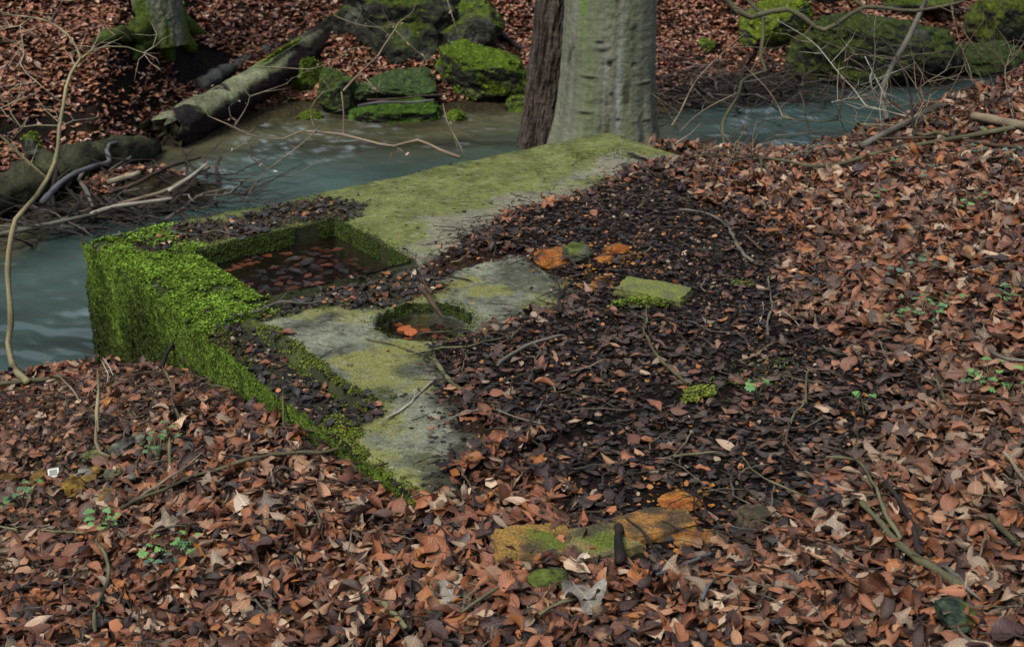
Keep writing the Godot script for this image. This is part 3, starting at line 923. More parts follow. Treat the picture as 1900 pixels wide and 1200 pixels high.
func trunk_mesh(base: Vector3, lean: Vector3, r0: float, r1: float, tall: float, sides: int, rows: int, bark: String) -> ArrayMesh:
	var P := PackedVector3Array()
	var C := PackedColorArray()
	var I := PackedInt32Array()
	for k in rows + 1:
		var h := 1.15 * k / (rows - 40.0) if k < rows - 40 else 1.15 + (tall - 1.15) * pow((k - rows + 40.0) / 40.0, 1.3)
		var f := h / tall
		for s in sides:
			var a := TAU * s / sides
			var d := Vector3(cos(a), 0, sin(a))
			var r := lerpf(r0, r1, f)
			var c := Color.WHITE
			if bark == "beech":
				r *= 1.0 + 0.30 * exp(-h / 0.22) * (0.7 + 0.7 * n1.get_noise_2d(cos(a) * 4.0, sin(a) * 4.0)) + 0.05 * n1.get_noise_3d(d.x * 2.0, h * 0.8, d.z * 2.0) + 0.012 * n2.get_noise_3d(d.x * 3.0, h * 22.0, d.z * 3.0)
				var p1 := n1.get_noise_3d(d.x * 6.0, h * 0.9, d.z * 6.0)
				var p2 := n2.get_noise_3d(d.x * 16.0, h * 3.0, d.z * 16.0)
				var wrinkle := n2.get_noise_3d(d.x * 3.5, h * 30.0, d.z * 3.5)
				c = Color(0.128, 0.128, 0.092) * (0.92 + 0.35 * p2 + 0.22 * wrinkle)
				c = c.lerp(Color(0.095, 0.115, 0.055), 0.7 * smoothstep(-0.1, 0.4, p1))
				c = c.lerp(Color(0.075, 0.105, 0.035), 0.4 * smoothstep(0.12, 0.5, n1.get_noise_3d(d.x * 7.0 + 5.0, h * 1.6, d.z * 7.0) + 0.35 * p2))
				c = c.lerp(Color(0.20, 0.215, 0.195), 0.4 * smoothstep(0.28, 0.55, n1.get_noise_3d(d.x * 10.0 + 35.0, h * 0.5, d.z * 10.0)))
				for sc in scars:
					var dx: float = (d.x - sc[0]) / sc[2]
					var dh: float = (h - sc[1]) / sc[3]
					if d.z > 0.0 and absf(dx) < 2.0 and absf(dh) < 2.0:
						var q := exp(-(dx * dx + dh * dh) * 1.6) * clampf(0.75 + 1.6 * p2 + wrinkle, 0.0, 1.0)
						c = c.lerp(sc[4], clampf(q * 1.5, 0.0, 0.95))
						r *= 1.0 + sc[5] * q
				c = c.lerp(Color(0.030, 0.026, 0.020), 0.8 * smoothstep(0.34, 0.5, n2.get_noise_3d(d.x * 4.0 + 15.0, h * 6.0, d.z * 4.0)))
			else:
				var warp := 0.35 * n1.get_noise_2d(a * 2.0, h * 3.0)
				var wob := n2.get_noise_2d(a * 4.0, h * 14.0) * 0.09
				var ridge := absf(n2.get_noise_3d(cos(a + wob) * 12.0 + warp, h * 6.5, sin(a + wob) * 12.0)) * 2.6 + 0.35 * n3.get_noise_3d(d.x * 9.0, h * 22.0, d.z * 9.0)
				r *= 1.0 + 0.25 * exp(-h / 0.25) + 0.11 * minf(ridge, 1.0) + 0.04 * n1.get_noise_3d(d.x * 2.0, h, d.z * 2.0)
				c = Color(0.014, 0.010, 0.008).lerp(Color(0.085, 0.066, 0.052), clampf(ridge * 1.1, 0.0, 1.0)) * (0.9 + 0.4 * n1.get_noise_3d(d.x * 3.0, h * 2.0, d.z * 3.0))
				if bark == "mossy":
					c = c.lerp(Color(0.13, 0.13, 0.10), 0.8)
					c = c.lerp(Color(0.055, 0.080, 0.012), smoothstep(0.45, 0.05, h + 0.9 * n1.get_noise_2d(d.x * 3.0, d.z * 3.0) + 0.3 * d.x))
			P.append(base + lean * h + d * r + Vector3(0, h, 0))
			C.append(c)
	for k in rows:
		for s in sides:
			var a := k * sides + s
			var b := k * sides + (s + 1) % sides
			I.append_array([a, b, a + sides, b, b + sides, a + sides])
	return shape(P, I, C)

func limbs(o: Node3D, base: Vector3, lean: Vector3, tall: float, look: String, r: float) -> void:
	for k in 7:
		var h := tall * (0.55 + 0.45 * k / 7.0)
		var a := k * 2.4
		var p := base + lean * h + Vector3(0, h, 0)
		var path := [p]
		for i in 4:
			p += Vector3(cos(a), 0.7 + 0.1 * i, sin(a)) * 0.5
			a += rng.randf_range(-0.4, 0.4)
			path.append(p)
		bough(o, "limb", path, r * 0.45 * (1.0 - 0.06 * k), r * 0.08, look)

func build_trees() -> void:
	var at := Vector3(Vector3(0.518, -0.274, -7.725))
	var o := thing("beech_tree", "smooth grey green beech trunk standing right behind the concrete block", "tree", at)
	obj("trunk", trunk_mesh(at, Vector3(0.015, 0, 0), 0.262, 0.15, 7.5, 200, 270, "beech"), M.smooth_bark, o)
	limbs(o, at, Vector3(0.015, 0, 0), 7.5, "grey", 0.2)
	var b := Vector3(Vector3(0.194, -0.354, -8.017))
	o = thing("rough_barked_tree", "slender dark trunk with furrowed bark left of the beech trunk", "tree", b)
	obj("trunk", trunk_mesh(b, Vector3(0.085, 0, 0.0), 0.130, 0.08, 6.5, 150, 300, "rough"), M.bark, o)
	limbs(o, b, Vector3(0.085, 0, 0.0), 6.5, "dark", 0.11)
	var c := Vector3(Vector3(-2.568, -0.225, -10.372))
	o = thing("tree_with_mossy_roots", "grey tree on the far bank with green mossy root flare above the leaf slope", "tree", c)
	obj("trunk", trunk_mesh(c, Vector3(-0.02, 0, 0), 0.165, 0.11, 7.0, 90, 160, "mossy"), M.bark, o)
	limbs(o, c, Vector3(-0.02, 0, 0), 7.0, "grey", 0.13)
	for g in [[Vector3(-2.614, -0.086, -10.426), Vector3(-2.669, -0.106, -10.083), Vector3(-2.741, -0.063, -9.789), Vector3(-2.858, -0.09, -9.661)], [Vector3(-2.601, -0.109, -10.445), Vector3(-2.633, -0.194, -10.085), Vector3(-2.644, -0.256, -9.888)], [Vector3(-2.563, -0.122, -10.621), Vector3(-2.486, -0.263, -10.727), Vector3(-2.396, -0.375, -10.718)], [Vector3(-2.561, -0.179, -10.503), Vector3(-2.531, -0.299, -10.406), Vector3(-2.501, -0.384, -10.379)], [Vector3(-2.564, -0.093, -10.677), Vector3(-2.482, -0.209, -10.866), Vector3(-2.342, -0.291, -10.951)]]:
		var path := smooth_path(PackedVector3Array(g), 0.03)
		for k in path.size():
			path[k].y = maxf(path[k].y, surface(path[k].x, path[k].z) - 0.02)
		obj("root", rod(path, 0.11, 0.03, 14, Color(0.060, 0.085, 0.012), Color(0.022, 0.024, 0.010), 0.4, false, g[0].x), M.bark, o)

# ------------------------------------------------------------------ boulders, logs and drift on the far side
func build_far_bank() -> void:
	boulder("boulder", "largest dark boulder with lichen blotches and mossy crest left of the trunks", Vector3(-0.929, -0.35, -11.432), Vector2(0.579, 0.423), 0.75, 0.0, 0.3, 1, 0.04, 9, 72, Color(0.075, 0.105, 0.014), Color(0.034, 0.033, 0.026))
	boulder("boulder", "sloping mossy boulder behind the right end of the largest dark boulder", Vector3(-0.354, -0.306, -11.423), Vector2(0.293, 0.285), 0.9, -0.5, 0.2, 2, 0.12, 6, 56)
	boulder("boulder", "rounded bright mossy boulder overhanging the water left of the dark trunk", Vector3(-0.238, -0.6, -10.911), Vector2(0.351, 0.234), 0.8, -0.34, 0.1, 3, 0.45, 6, 64, Color(0.095, 0.145, 0.012))
	boulder("boulder", "broad flat topped green slab of rock at the water below the largest boulder", Vector3(-0.86, -0.669, -10.771), Vector2(0.381, 0.149), 0.9, 0.03, 0.0, 4, 0.4, 7, 60, Color(0.060, 0.095, 0.030))
	boulder("boulder", "low mossy rock at the water in front of the flat topped slab", Vector3(-0.874, -0.774, -10.421), Vector2(0.338, 0.113), 0.5, 0.03, 0.1, 5, 0.35, 4, 52, Color(0.060, 0.115, 0.014))
	boulder("boulder", "green boulder between the flat slab of rock and the fallen log", Vector3(-1.322, -0.665, -10.613), Vector2(0.18, 0.204), 0.9, 0.1, 0.5, 6, 0.4, 6, 44, Color(0.060, 0.090, 0.022))
	boulder("boulder", "small mossy topped boulder close to the middle of the fallen log", Vector3(-1.607, -0.642, -10.985), Vector2(0.151, 0.177), 0.9, -0.1, 0.9, 7, 0.35, 6, 40)
	boulder("boulder", "low mossy hummock breaking the water in front of the log", Vector3(-1.743, -0.956, -10.206), Vector2(0.183, 0.068), 0.6, 0.0, 0.2, 8, 0.35, 3, 40, Color(0.065, 0.120, 0.012))
	boulder("boulder", "small green stone at the waterline beneath the log and boulders", Vector3(-1.524, -0.799, -10.419), Vector2(0.097, 0.056), 0.8, 0.2, 0.6, 9, 0.3, 4, 28)
	boulder("boulder", "little round stone at the waterline beside the flat slab", Vector3(-0.423, -0.787, -10.403), Vector2(0.072, 0.048), 0.8, 0.0, 0.6, 10, 0.1, 4, 24)
	boulder("boulder", "wedge of mossy rock under the overhanging bright boulder", Vector3(0.033, -0.778, -10.703), Vector2(0.107, 0.083), 0.8, 0.1, 0.3, 31, 0.25, 5, 30)
	boulder("boulder", "tall bright yellow green mossy boulder right of the beech trunk", Vector3(2.26, -0.508, -12.25), Vector2(0.352, 0.287), 0.7, 0.42, 0.4, 11, 0.4, 7, 60, Color(0.140, 0.190, 0.016))
	boulder("boulder", "largest long mossy boulder above the right reach of the stream", Vector3(2.989, -0.628, -11.718), Vector2(0.714, 0.33), 0.55, -0.08, 0.0, 12, 0.16, 8, 84, Color(0.062, 0.085, 0.018))
	boulder("boulder", "mossy boulder with dark undercut at the upper right corner", Vector3(4.351, -0.517, -12.646), Vector2(0.324, 0.248), 0.8, -0.1, 0.3, 13, 0.3, 7, 52, Color(0.095, 0.115, 0.014))
	boulder("boulder", "low wide mossy rock at the right edge of the stream", Vector3(3.954, -0.713, -11.95), Vector2(0.355, 0.155), 0.6, 0.12, 0.0, 14, 0.4, 6, 50, Color(0.055, 0.080, 0.022))
	boulder("boulder", "dark rock at the top behind the tall bright mossy boulder", Vector3(2.773, -0.309, -12.645), Vector2(0.171, 0.114), 0.8, 0.1, 0.3, 15, 0.0, 6, 32)
	boulder("boulder", "wide green rock at the top behind the long mossy boulder", Vector3(3.651, -0.371, -12.893), Vector2(0.387, 0.145), 0.7, 0.0, 0.3, 16, 0.1, 6, 44)
	boulder("boulder", "grey green stone in the leaves at the left edge of the far bank", Vector3(-3.036, -0.552, -8.738), Vector2(0.075, 0.082), 0.9, 0.0, 0.3, 17, -0.05, 6, 30)
	boulder("boulder", "small stone low down in the leaves at the far left bank", Vector3(-3.073, -0.655, -8.535), Vector2(0.04, 0.04), 0.9, 0.0, 0.3, 18, 0.1, 5, 24)
	boulder("boulder", "small green stone in the leaf slope right of the beech trunk", Vector3(1.63, -0.551, -11.868), Vector2(0.081, 0.059), 0.9, 0.0, 0.3, 19, 0.2, 5, 24)
	boulder("boulder", "dark wet stone showing in the stream left of the footing", Vector3(-2.545, -1.085, -7.76), Vector2(0.075, 0.028), 0.9, 0.0, 0.3, 20, 0.0, 4, 24)
	build_log()
	# drift of twigs at the two water lines
	var twigs := [twig_shape(1), twig_shape(2)]
	for g in [[Vector3(-2.768, -0.731, -7.915), Vector3(-1.864, -0.727, -8.44), 0.26, 190, "left", "tangle of drift twigs caught along the left shore below the log"], [Vector3(1.146, -0.684, -10.857), Vector3(2.272, -0.746, -11.406), 0.30, 420, "right", "tangle of grey drift twigs on the shore right of the beech trunk"]]:
		var where := [[], []]
		var tint := [PackedColorArray(), PackedColorArray()]
		for i in g[3]:
			var p: Vector3 = g[0].lerp(g[1], rng.randf()) + Vector3(rng.randfn() * 0.25, 0, rng.randfn() * g[2])
			var y := maxf(land(p.x, p.z), WATER) + rng.randf() * rng.randf() * 0.13
			var b := Basis(Vector3.UP, rng.randfn() * 0.8 + 1.5) * Basis(Vector3.RIGHT, rng.randfn() * 0.25)
			var s := rng.randf_range(0.2, 0.75)
			where[i % 2].append(Transform3D(b.scaled_local(Vector3(s * 0.9, rng.randf_range(0.10, 0.30), s)), Vector3(p.x, y, p.z)))
			var c := Color(0.15, 0.125, 0.105) if rng.randf() < 0.2 else Color(0.05, 0.034, 0.027)
			tint[i % 2].append(c * rng.randf_range(0.5, 1.5))
		for k in 2:
			tag(many("drift_twigs", twigs[k], M.wood, where[k], tint[k]), g[5])

func build_log() -> void:
	var a := Vector3(Vector3(-2.411, -0.713, -9.6))
	var b := Vector3(Vector3(-1.469, -0.378, -11.487))
	var o := thing("fallen_log", "rotting fallen log with pale lichen on top sloping down to the stream", "log", a)
	var t := (b - a).normalized()
	var side := t.cross(Vector3.UP).normalized()
	var up := side.cross(t)
	var rows := 150
	var sides := 56
	var P := PackedVector3Array()
	var C := PackedColorArray()
	var I := PackedInt32Array()
	for k in rows + 1:
		var f := float(k) / rows
		for s in sides:
			var g := TAU * s / sides
			var d := side * cos(g) + up * sin(g)
			var start := 0.0
			if k < 3: start = 0.20 * n2.get_noise_2d(cos(g) * 5.0, sin(g) * 5.0) + 0.06 * n3.get_noise_2d(cos(g) * 9.0, sin(g) * 9.0)
			var p := a.lerp(b, f) + Vector3(0, -0.05 * sin(f * PI), 0)
			var hollow := n2.get_noise_3d(f * 14.0, cos(g) * 2.0, sin(g) * 2.0)
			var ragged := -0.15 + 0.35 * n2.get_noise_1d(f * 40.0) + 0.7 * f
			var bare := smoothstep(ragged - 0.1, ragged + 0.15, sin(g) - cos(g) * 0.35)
			var r := lerpf(0.150, 0.115, f) * (1.0 + 0.12 * hollow + 0.05 * n3.get_noise_3d(f * 60.0, cos(g) * 6.0, sin(g) * 6.0) - 0.10 * (1.0 - bare))
			p += d * r + t * start
			P.append(p)
			var c := Color(0.200, 0.200, 0.118) * (0.8 + 0.6 * n2.get_noise_3d(p.x * 14.0, p.y * 14.0, p.z * 14.0))
			c = c.lerp(Color(0.08, 0.12, 0.03), 0.5 * smoothstep(0.0, 0.4, n1.get_noise_3d(p.x * 6.0, p.y * 6.0, p.z * 6.0)))
			c = c.lerp(Color(0.018, 0.014, 0.013), smoothstep(0.22, 0.36, n2.get_noise_3d(p.x * 9.0 + 20.0, p.y * 9.0, p.z * 9.0)))
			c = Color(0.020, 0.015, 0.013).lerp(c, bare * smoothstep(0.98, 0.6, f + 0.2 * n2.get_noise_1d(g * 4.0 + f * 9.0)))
			C.append(c)
	for k in rows:
		for s in sides:
			var e := k * sides + s
			var g := k * sides + (s + 1) % sides
			I.append_array([e, g, e + sides, g, g + sides, e + sides])
	obj("bark", shape(P, I, C), M.bark, o)
	# the broken near end: splintered core sunk a little into the shell
	var Q := PackedVector3Array()
	var D := PackedColorArray()
	var J := PackedInt32Array()
	for k in 5:
		for s in 28:
			var g := TAU * s / 28
			var d := side * cos(g) + up * sin(g)
			Q.append(a + d * 0.149 * (1.0 - k * 0.24) + t * (0.012 + 0.006 * k + 0.05 * n2.get_noise_2d(g * 8.0, k * 5.0)))
			D.append(Color(0.05, 0.038, 0.024) * (0.5 + 0.8 * absf(n3.get_noise_2d(g * 9.0, k * 3.0))))
	for k in 4:
		for s in 28:
			var e := k * 28 + s
			var g := k * 28 + (s + 1) % 28
			J.append_array([e, e + 28, g, g, e + 28, g + 28])
	obj("rotten_core", shape(Q, J, D), M.bark, o)
	var where := []
	var tint := PackedColorArray()
	for i in 500:
		var f := rng.randfn() * 0.05 + 0.70
		var p := a.lerp(b, f) + Vector3(0, 0.09 + rng.randf() * 0.02, 0.08 + rng.randf() * 0.03)
		where.append(Transform3D(Basis(Vector3.UP, rng.randf() * TAU).scaled_local(Vector3.ONE * rng.randf_range(0.02, 0.05)), p))
		tint.append(Color(0.085, 0.12, 0.012) * rng.randf_range(0.5, 1.4))
	many("moss", M.tuft, M.moss, where, tint, o)
	# a thinner black log lying along it, and a long decayed one at the left shore
	var m := rod(smooth_path(PackedVector3Array([Vector3(-2.326, -0.56, -10.377), Vector3(-2.127, -0.486, -10.716), Vector3(-1.902, -0.434, -11.124), Vector3(-1.747, -0.41, -11.384)]), 0.04), 0.055, 0.045, 16, Color(0.085, 0.085, 0.075), Color(0.010, 0.009, 0.009), 0.25, true, 3.0)
	tag(obj("black_log", m, M.bark), "thin black rotten log lying in the leaves behind the fallen log", "log")
	m = rod(smooth_path(PackedVector3Array([Vector3(-3.182, -0.735, -7.929), Vector3(-2.931, -0.691, -8.354), Vector3(-2.699, -0.653, -8.722), Vector3(-2.451, -0.762, -9.446)]), 0.05), 0.165, 0.07, 36, Color(0.050, 0.050, 0.026), Color(0.013, 0.010, 0.008), 0.28, true, 7.0)
	tag(obj("decayed_log", m, M.bark), "thick decayed log along the left shore with greenish top", "log")
	for g in [["blue grey crooked branch standing up out of the drift at the left shore", "blue", 0.020, 0.013, [Vector3(-2.728, -0.659, -7.891), Vector3(-2.718, -0.644, -8.221), Vector3(-2.65, -0.612, -8.343), Vector3(-2.584, -0.619, -8.503), Vector3(-2.536, -0.634, -8.658), Vector3(-2.582, -0.598, -8.782), Vector3(-2.579, -0.574, -8.846), Vector3(-2.546, -0.577, -8.899)]],
			["short pale split stick lying on the drift below the log", "pale", 0.020, 0.017, [Vector3(-2.463, -0.668, -8.32), Vector3(-2.377, -0.657, -8.378), Vector3(-2.288, -0.638, -8.43)]],
			["long straight stick reaching over the water with a white end", "straw", 0.013, 0.011, [Vector3(-2.313, -0.699, -7.982), Vector3(-2.201, -0.695, -8.092), Vector3(-2.096, -0.69, -8.203), Vector3(-2.028, -0.686, -8.398), Vector3(-1.908, -0.666, -8.645)]],
			["pale broken stick beside the long straight stick over the water", "bone", 0.012, 0.010, [Vector3(-2.063, -0.685, -8.205), Vector3(-1.988, -0.672, -8.426), Vector3(-1.925, -0.65, -8.652)]],
			["pale grey stick lowest on the drift at the left shore", "bone", 0.014, 0.011, [Vector3(-2.414, -0.691, -7.769), Vector3(-2.317, -0.683, -7.88), Vector3(-2.196, -0.694, -7.984), Vector3(-2.035, -0.715, -8.138)]],
			["long grey stick in the drift reaching left to the sapling", "grey", 0.015, 0.010, [Vector3(-2.826, -0.699, -7.441), Vector3(-2.71, -0.704, -7.547), Vector3(-2.559, -0.698, -7.658), Vector3(-2.393, -0.691, -7.769)]],
			["dark stick along the top of the left drift", "brown", 0.014, 0.010, [Vector3(-2.395, -0.665, -8.105), Vector3(-2.273, -0.659, -8.269), Vector3(-2.158, -0.635, -8.498), Vector3(-2.009, -0.663, -8.863)]],
			["thin grey twig in the middle of the left drift", "grey", 0.009, 0.006, [Vector3(-2.48, -0.63, -8.444), Vector3(-2.427, -0.603, -8.509), Vector3(-2.373, -0.58, -8.572)]],
			["grey driftwood stick on the flat rock by the water", "blue", 0.011, 0.007, [Vector3(-1.107, -0.613, -10.02), Vector3(-0.937, -0.587, -10.031), Vector3(-0.742, -0.59, -10.03), Vector3(-0.56, -0.572, -10.037)]],
			["thin brown stick behind the grey stick on the flat rock", "brown", 0.007, 0.004, [Vector3(-1.052, -0.596, -10.135), Vector3(-0.855, -0.59, -10.138), Vector3(-0.684, -0.572, -10.145), Vector3(-0.473, -0.56, -10.151)]],
			["dark fallen branch in the leaves between the boulders and the dark trunk", "dark", 0.028, 0.018, [Vector3(-0.148, -0.376, -11.622), Vector3(-0.044, -0.439, -11.566), Vector3(0.073, -0.499, -11.5)]]]:
		var o2 := obj("stick", rod(smooth_path(PackedVector3Array(g[4]), 0.05), g[2], g[3], 8, W[g[1]][0], W[g[1]][1], 0.12, true, g[2] * 90.0), M.wood)
		tag(o2, g[0], "branch")

# ------------------------------------------------------------------ leaf litter and humus
func build_litter() -> void:
	var kinds: Array[ArrayMesh] = []
	for k in 16:
		var flatness := 0.35 if k % 4 == 0 else 1.0
		kinds.append(leaf_shape("beech", rng.randf_range(-2.2, 2.2) * flatness, (rng.randf_range(0.6, 2.9) * (1.0 if k % 2 else -1.0)) * flatness, rng.randf_range(-1.1, 1.1), rng.randf_range(0.04, 0.22), k * 1.3))
	kinds.append(leaf_shape("oak", -0.7, 0.6, 0.5, 0.4, 0.3, 22, 5))
	kinds.append(leaf_shape("oak", 0.8, -0.5, -0.6, 0.5, 1.3, 22, 5))
	kinds.append(leaf_shape("maple", -0.6, 0.5, 0.3, 0.5, 2.1, 16, 7))
	M.leaf_kinds = kinds
	var flat := leaf_shape("beech", 0.15, 0.25, 0.2, 0.08, 0.4)
	var where := []
	var tint := []
	for k in kinds.size():
		where.append([])
		tint.append(PackedColorArray())
	var front := []
	for i in 102000:
		var z := -lerpf(1.75, 7.6, pow(rng.randf(), 0.8))
		var x := rng.randf_range(-1.0, 1.0) * (0.75 + 0.43 * -z) + 0.1
		var d := lut(crest, x) - z
		if d > 0.45: continue
		var q := slab_uv(x, z)
		var lf := leafy(x, z)
		if on_slab(q):
			var sd := cover_sd(q)
			if sd < 0.03: continue
			if rng.randf() > smoothstep(-0.02, 0.10, sd): continue
		elif q.x > -0.05 and q.x < 0.0 and q.y > 0.0 and q.y < 2.5: continue
		if in_clearing(x, z): continue
		if rng.randf() > lerpf(0.04 + 0.13 * smoothstep(-4.6, -3.6, z), 1.0, lf): continue
		if d > 0.05 and rng.randf() < 0.4: continue
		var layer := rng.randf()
		var y := land(x, z) + 0.004 + layer * lerpf(0.012, 0.042, lf)
		var k := rng.randi() % 16
		if rng.randf() < 0.07: k = 16 + rng.randi() % 3
		var size := rng.randf_range(0.040, 0.074) * (1.32 if rng.randf() < 0.14 else 1.0) * (1.0 if k < 16 else 1.25) * (0.6 if rng.randf() < 0.22 else 1.0) * lerpf(0.82, 1.0, lf)
		var tf := lie(x, y + 0.004, z, size, lerpf(0.25, 0.75, lf))
		var mood := n1.get_noise_2d(x * 1.6 + 60.0, z * 1.6)
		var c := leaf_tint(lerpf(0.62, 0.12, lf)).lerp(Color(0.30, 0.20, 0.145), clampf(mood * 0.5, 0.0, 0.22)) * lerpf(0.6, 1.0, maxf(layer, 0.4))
		if z > -3.15 and z < -2.35 and absf(x) < 0.45 - 0.36 * z - 0.45 and layer > 0.72 and lf > 0.6:
			front.append([-z, k, tf, c])
			continue
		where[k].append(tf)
		tint[k].append(c)
	# the nearest topmost leaves lie there one by one
	front.sort_custom(func(p, q): return p[0] < q[0])
	var looks := {}
	var marks := [["mossy stick at the bottom edge", Vector2(-1.034, -3.088)], ["largest lower left herb patch", Vector2(-0.894, -3.214)], ["big grey brown oak leaf", Vector2(-0.935, -3.344)], ["large cream dead leaf", Vector2(-0.717, -3.36)], ["pale grey maple leaf", Vector2(-0.144, -2.809)],
		["short green lichened stick", Vector2(-0.263, -2.708)], ["mossy stone below the bricks", Vector2(0.085, -2.806)], ["small white leaf", Vector2(0.163, -2.868)], ["blue grey stick", Vector2(0.399, -2.812)], ["curled cream leaf", Vector2(0.71, -2.81)], ["thick olive branch", Vector2(0.89, -2.714)],
		["dark stone at lower right", Vector2(0.929, -2.502)], ["flat yellow grey brick", Vector2(0.212, -2.971)], ["thin black twig standing up", Vector2(-0.513, -3.003)], ["dark twig under the slab tip", Vector2(-0.454, -3.388)], ["green herb at middle left", Vector2(-1.152, -3.459)]]
	for i in front.size():
		var f: Array = front[i]
		var k: int = f[1]
		var c: Color = f[3]
		if i >= 290:
			where[k].append(f[2])
			tint[k].append(c)
			continue
		var tone := "pale tan" if c.r > 0.21 else "rusty brown" if c.r > 0.10 else "dark brown"
		var key := "%s%d" % [tone, int(c.r * 40.0)]
		if not looks.has(key):
			var m: StandardMaterial3D = M.leaf.duplicate()
			m.albedo_color = c.linear_to_srgb()
			m.vertex_color_use_as_albedo = false
			looks[key] = m
		var o := MeshInstance3D.new()
		o.name = numbered("fallen_leaf")
		o.mesh = kinds[k]
		o.material_override = looks[key]
		o.transform = f[2]
		add_child(o)
		var sort := "curled beech leaf" if k < 16 else "lobed oak leaf" if k < 18 else "broad maple leaf"
		var near_by: Array = marks[0]
		var spot := Vector2(f[2].origin.x, f[2].origin.z)
		for mk in marks:
			if spot.distance_to(mk[1]) < spot.distance_to(near_by[1]): near_by = mk
		var away: Vector2 = spot - near_by[1]
		var where_to := ("right of" if away.x > 0.0 else "left of") if absf(away.x) > absf(away.y) else ("just below" if away.y > 0.0 else "just above")
		tag(o, "%s %s %s the %s" % [tone, sort, where_to, near_by[0]], "leaf", "loose %s leaves in the nearest litter" % tone)
	for k in kinds.size():
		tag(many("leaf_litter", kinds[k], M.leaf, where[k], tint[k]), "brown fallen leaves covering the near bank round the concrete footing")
	# torn bits of leaf between the whole ones
	var bits := []
	var bt := PackedColorArray()
	for i in 10000:
		var z := -lerpf(1.95, 7.0, pow(rng.randf(), 0.8))
		var x := rng.randf_range(-1.0, 1.0) * (0.55 + 0.40 * -z) + 0.1
		if lut(crest, x) - z > 0.2: continue
		var q := slab_uv(x, z)
		if on_slab(q) and cover_sd(q) < 0.03: continue
		var lf := leafy(x, z)
		if rng.randf() > lf + 0.12: continue
		bits.append(lie(x, land(x, z) + lerpf(0.012, 0.040, rng.randf()) * lf + 0.006, z, rng.randf_range(0.012, 0.036), 0.6))
		bt.append(leaf_tint(0.4) * 0.6)
	tag(many("leaf_scraps", flake_shape(), M.flake, bits, bt), "torn scraps of dead leaf between the whole leaves of the near bank")
	# rotting leaves lying flat on the bare humus, wet and nearly black
	var wet := []
	var wt := PackedColorArray()
	for i in 5500:
		var z := -rng.randf_range(2.3, 6.9)
		var x := rng.randf_range(-0.6, 2.0)
		var lf := leafy(x, z)
		if rng.randf() < lf or in_clearing(x, z): continue
		var q := slab_uv(x, z)
		if on_slab(q) and cover_sd(q) < -0.03: continue
		wet.append(lie(x, land(x, z) + 0.006 + rng.randf() * 0.012, z, rng.randf_range(0.015, 0.038), 0.10))
		wt.append(Color(0.020, 0.014, 0.013) * rng.randf_range(0.5, 2.0) if rng.randf() < 0.85 else Color(0.075, 0.040, 0.030) * rng.randf_range(0.6, 1.4))
	tag(many("rotting_leaves", flat, M.wet_leaf, wet, wt), "blackened rotting leaves on the bare humus over the concrete footing")
	# crumbs
	var flakes := []
	var ft := PackedColorArray()
	for i in 95000:
		var z := -rng.randf_range(2.1, 7.0)
		var x := rng.randf_range(-1.9, 2.4)
		var q := slab_uv(x, z)
		var y := 0.0
		if on_slab(q):
			var sd := cover_sd(q)
			var dd := debris(q.x, q.y)
			if sd < 0.0:
				if rng.randf() > maxf(dd, 0.012 + 0.5 * smoothstep(-0.12, 0.0, sd)): continue
				if PIT.grow(0.01).has_point(q): continue
				if ((q - BORE) / BORE_R).length() < 1.08: continue
				y = slab_top(q.x, q.y) + rng.randf() * 0.012 * maxf(dd, 0.2)
			else: y = maxf(land(x, z), slab_top(q.x, q.y)) + 0.004
		else:
			if lut(crest, x) - z > 0.1: continue
			if in_clearing(x, z): continue
			if leafy(x, z) > 0.75 and rng.randf() < 0.6: continue
			y = land(x, z) + 0.005
		flakes.append(lie(x, y, z, rng.randf_range(0.005, 0.022), 0.5))
		var r := rng.randf()
		ft.append((Color(0.016, 0.012, 0.010) if r < 0.68 else Color(0.050, 0.026, 0.018) if r < 0.90 else Color(0.20, 0.085, 0.030) if r < 0.96 else Color(0.17, 0.125, 0.085)) * rng.randf_range(0.5, 1.3))
	tag(many("humus_crumbs", flake_shape(), M.flake, flakes, ft), "crumbly black leaf mould on the footing and round it")
	var grit := []
	var gt := PackedColorArray()
	for i in 2600:
		var x := STONY.x + rng.randfn() * 0.22
		var z := STONY.y + rng.randfn() * 0.22
		grit.append(lie(x, land(x, z) + 0.012 + rng.randf() * 0.012, z, rng.randf_range(0.010, 0.034), 0.5))
		var gr := rng.randf()
		gt.append((Color(0.05, 0.036, 0.024) if gr < 0.5 else Color(0.14, 0.13, 0.09) if gr < 0.8 else Color(0.24, 0.21, 0.16) if gr < 0.92 else Color(0.30, 0.17, 0.045)) * rng.randf_range(0.5, 1.3))
	tag(many("stony_grit", flake_shape(), M.rock, grit, gt), "small stones and grit between the leaves at the left")
	# leaves on the rim and in the dirt strips of the slab
	var sl := []
	var st := PackedColorArray()
	for i in 2600:
		var u := rng.randf() * 1.4
		var v := rng.randf() * 2.2
		if rng.randf() > debris(u, v) * 0.55: continue
		if PIT.grow(0.02).has_point(Vector2(u, v)) or ((Vector2(u, v) - BORE) / BORE_R).length() < 1.15: continue
		var p := slab_point(u, v, slab_top(u, v) + 0.006 + rng.randf() * 0.012)
		sl.append(lie(p.x, p.y, p.z, rng.randf_range(0.03, 0.06), 0.3))
		st.append(Color(0.022, 0.017, 0.017) * rng.randf_range(0.6, 2.0) if rng.randf() < 0.75 else leaf_tint(0.2))
	tag(many("rim_leaves", kinds[0], M.wet_leaf, sl, st), "dark wet leaves caught in the hollows of the concrete top")
	# leaves afloat and sunk in the pools
	var fl := []
	var flt := PackedColorArray()
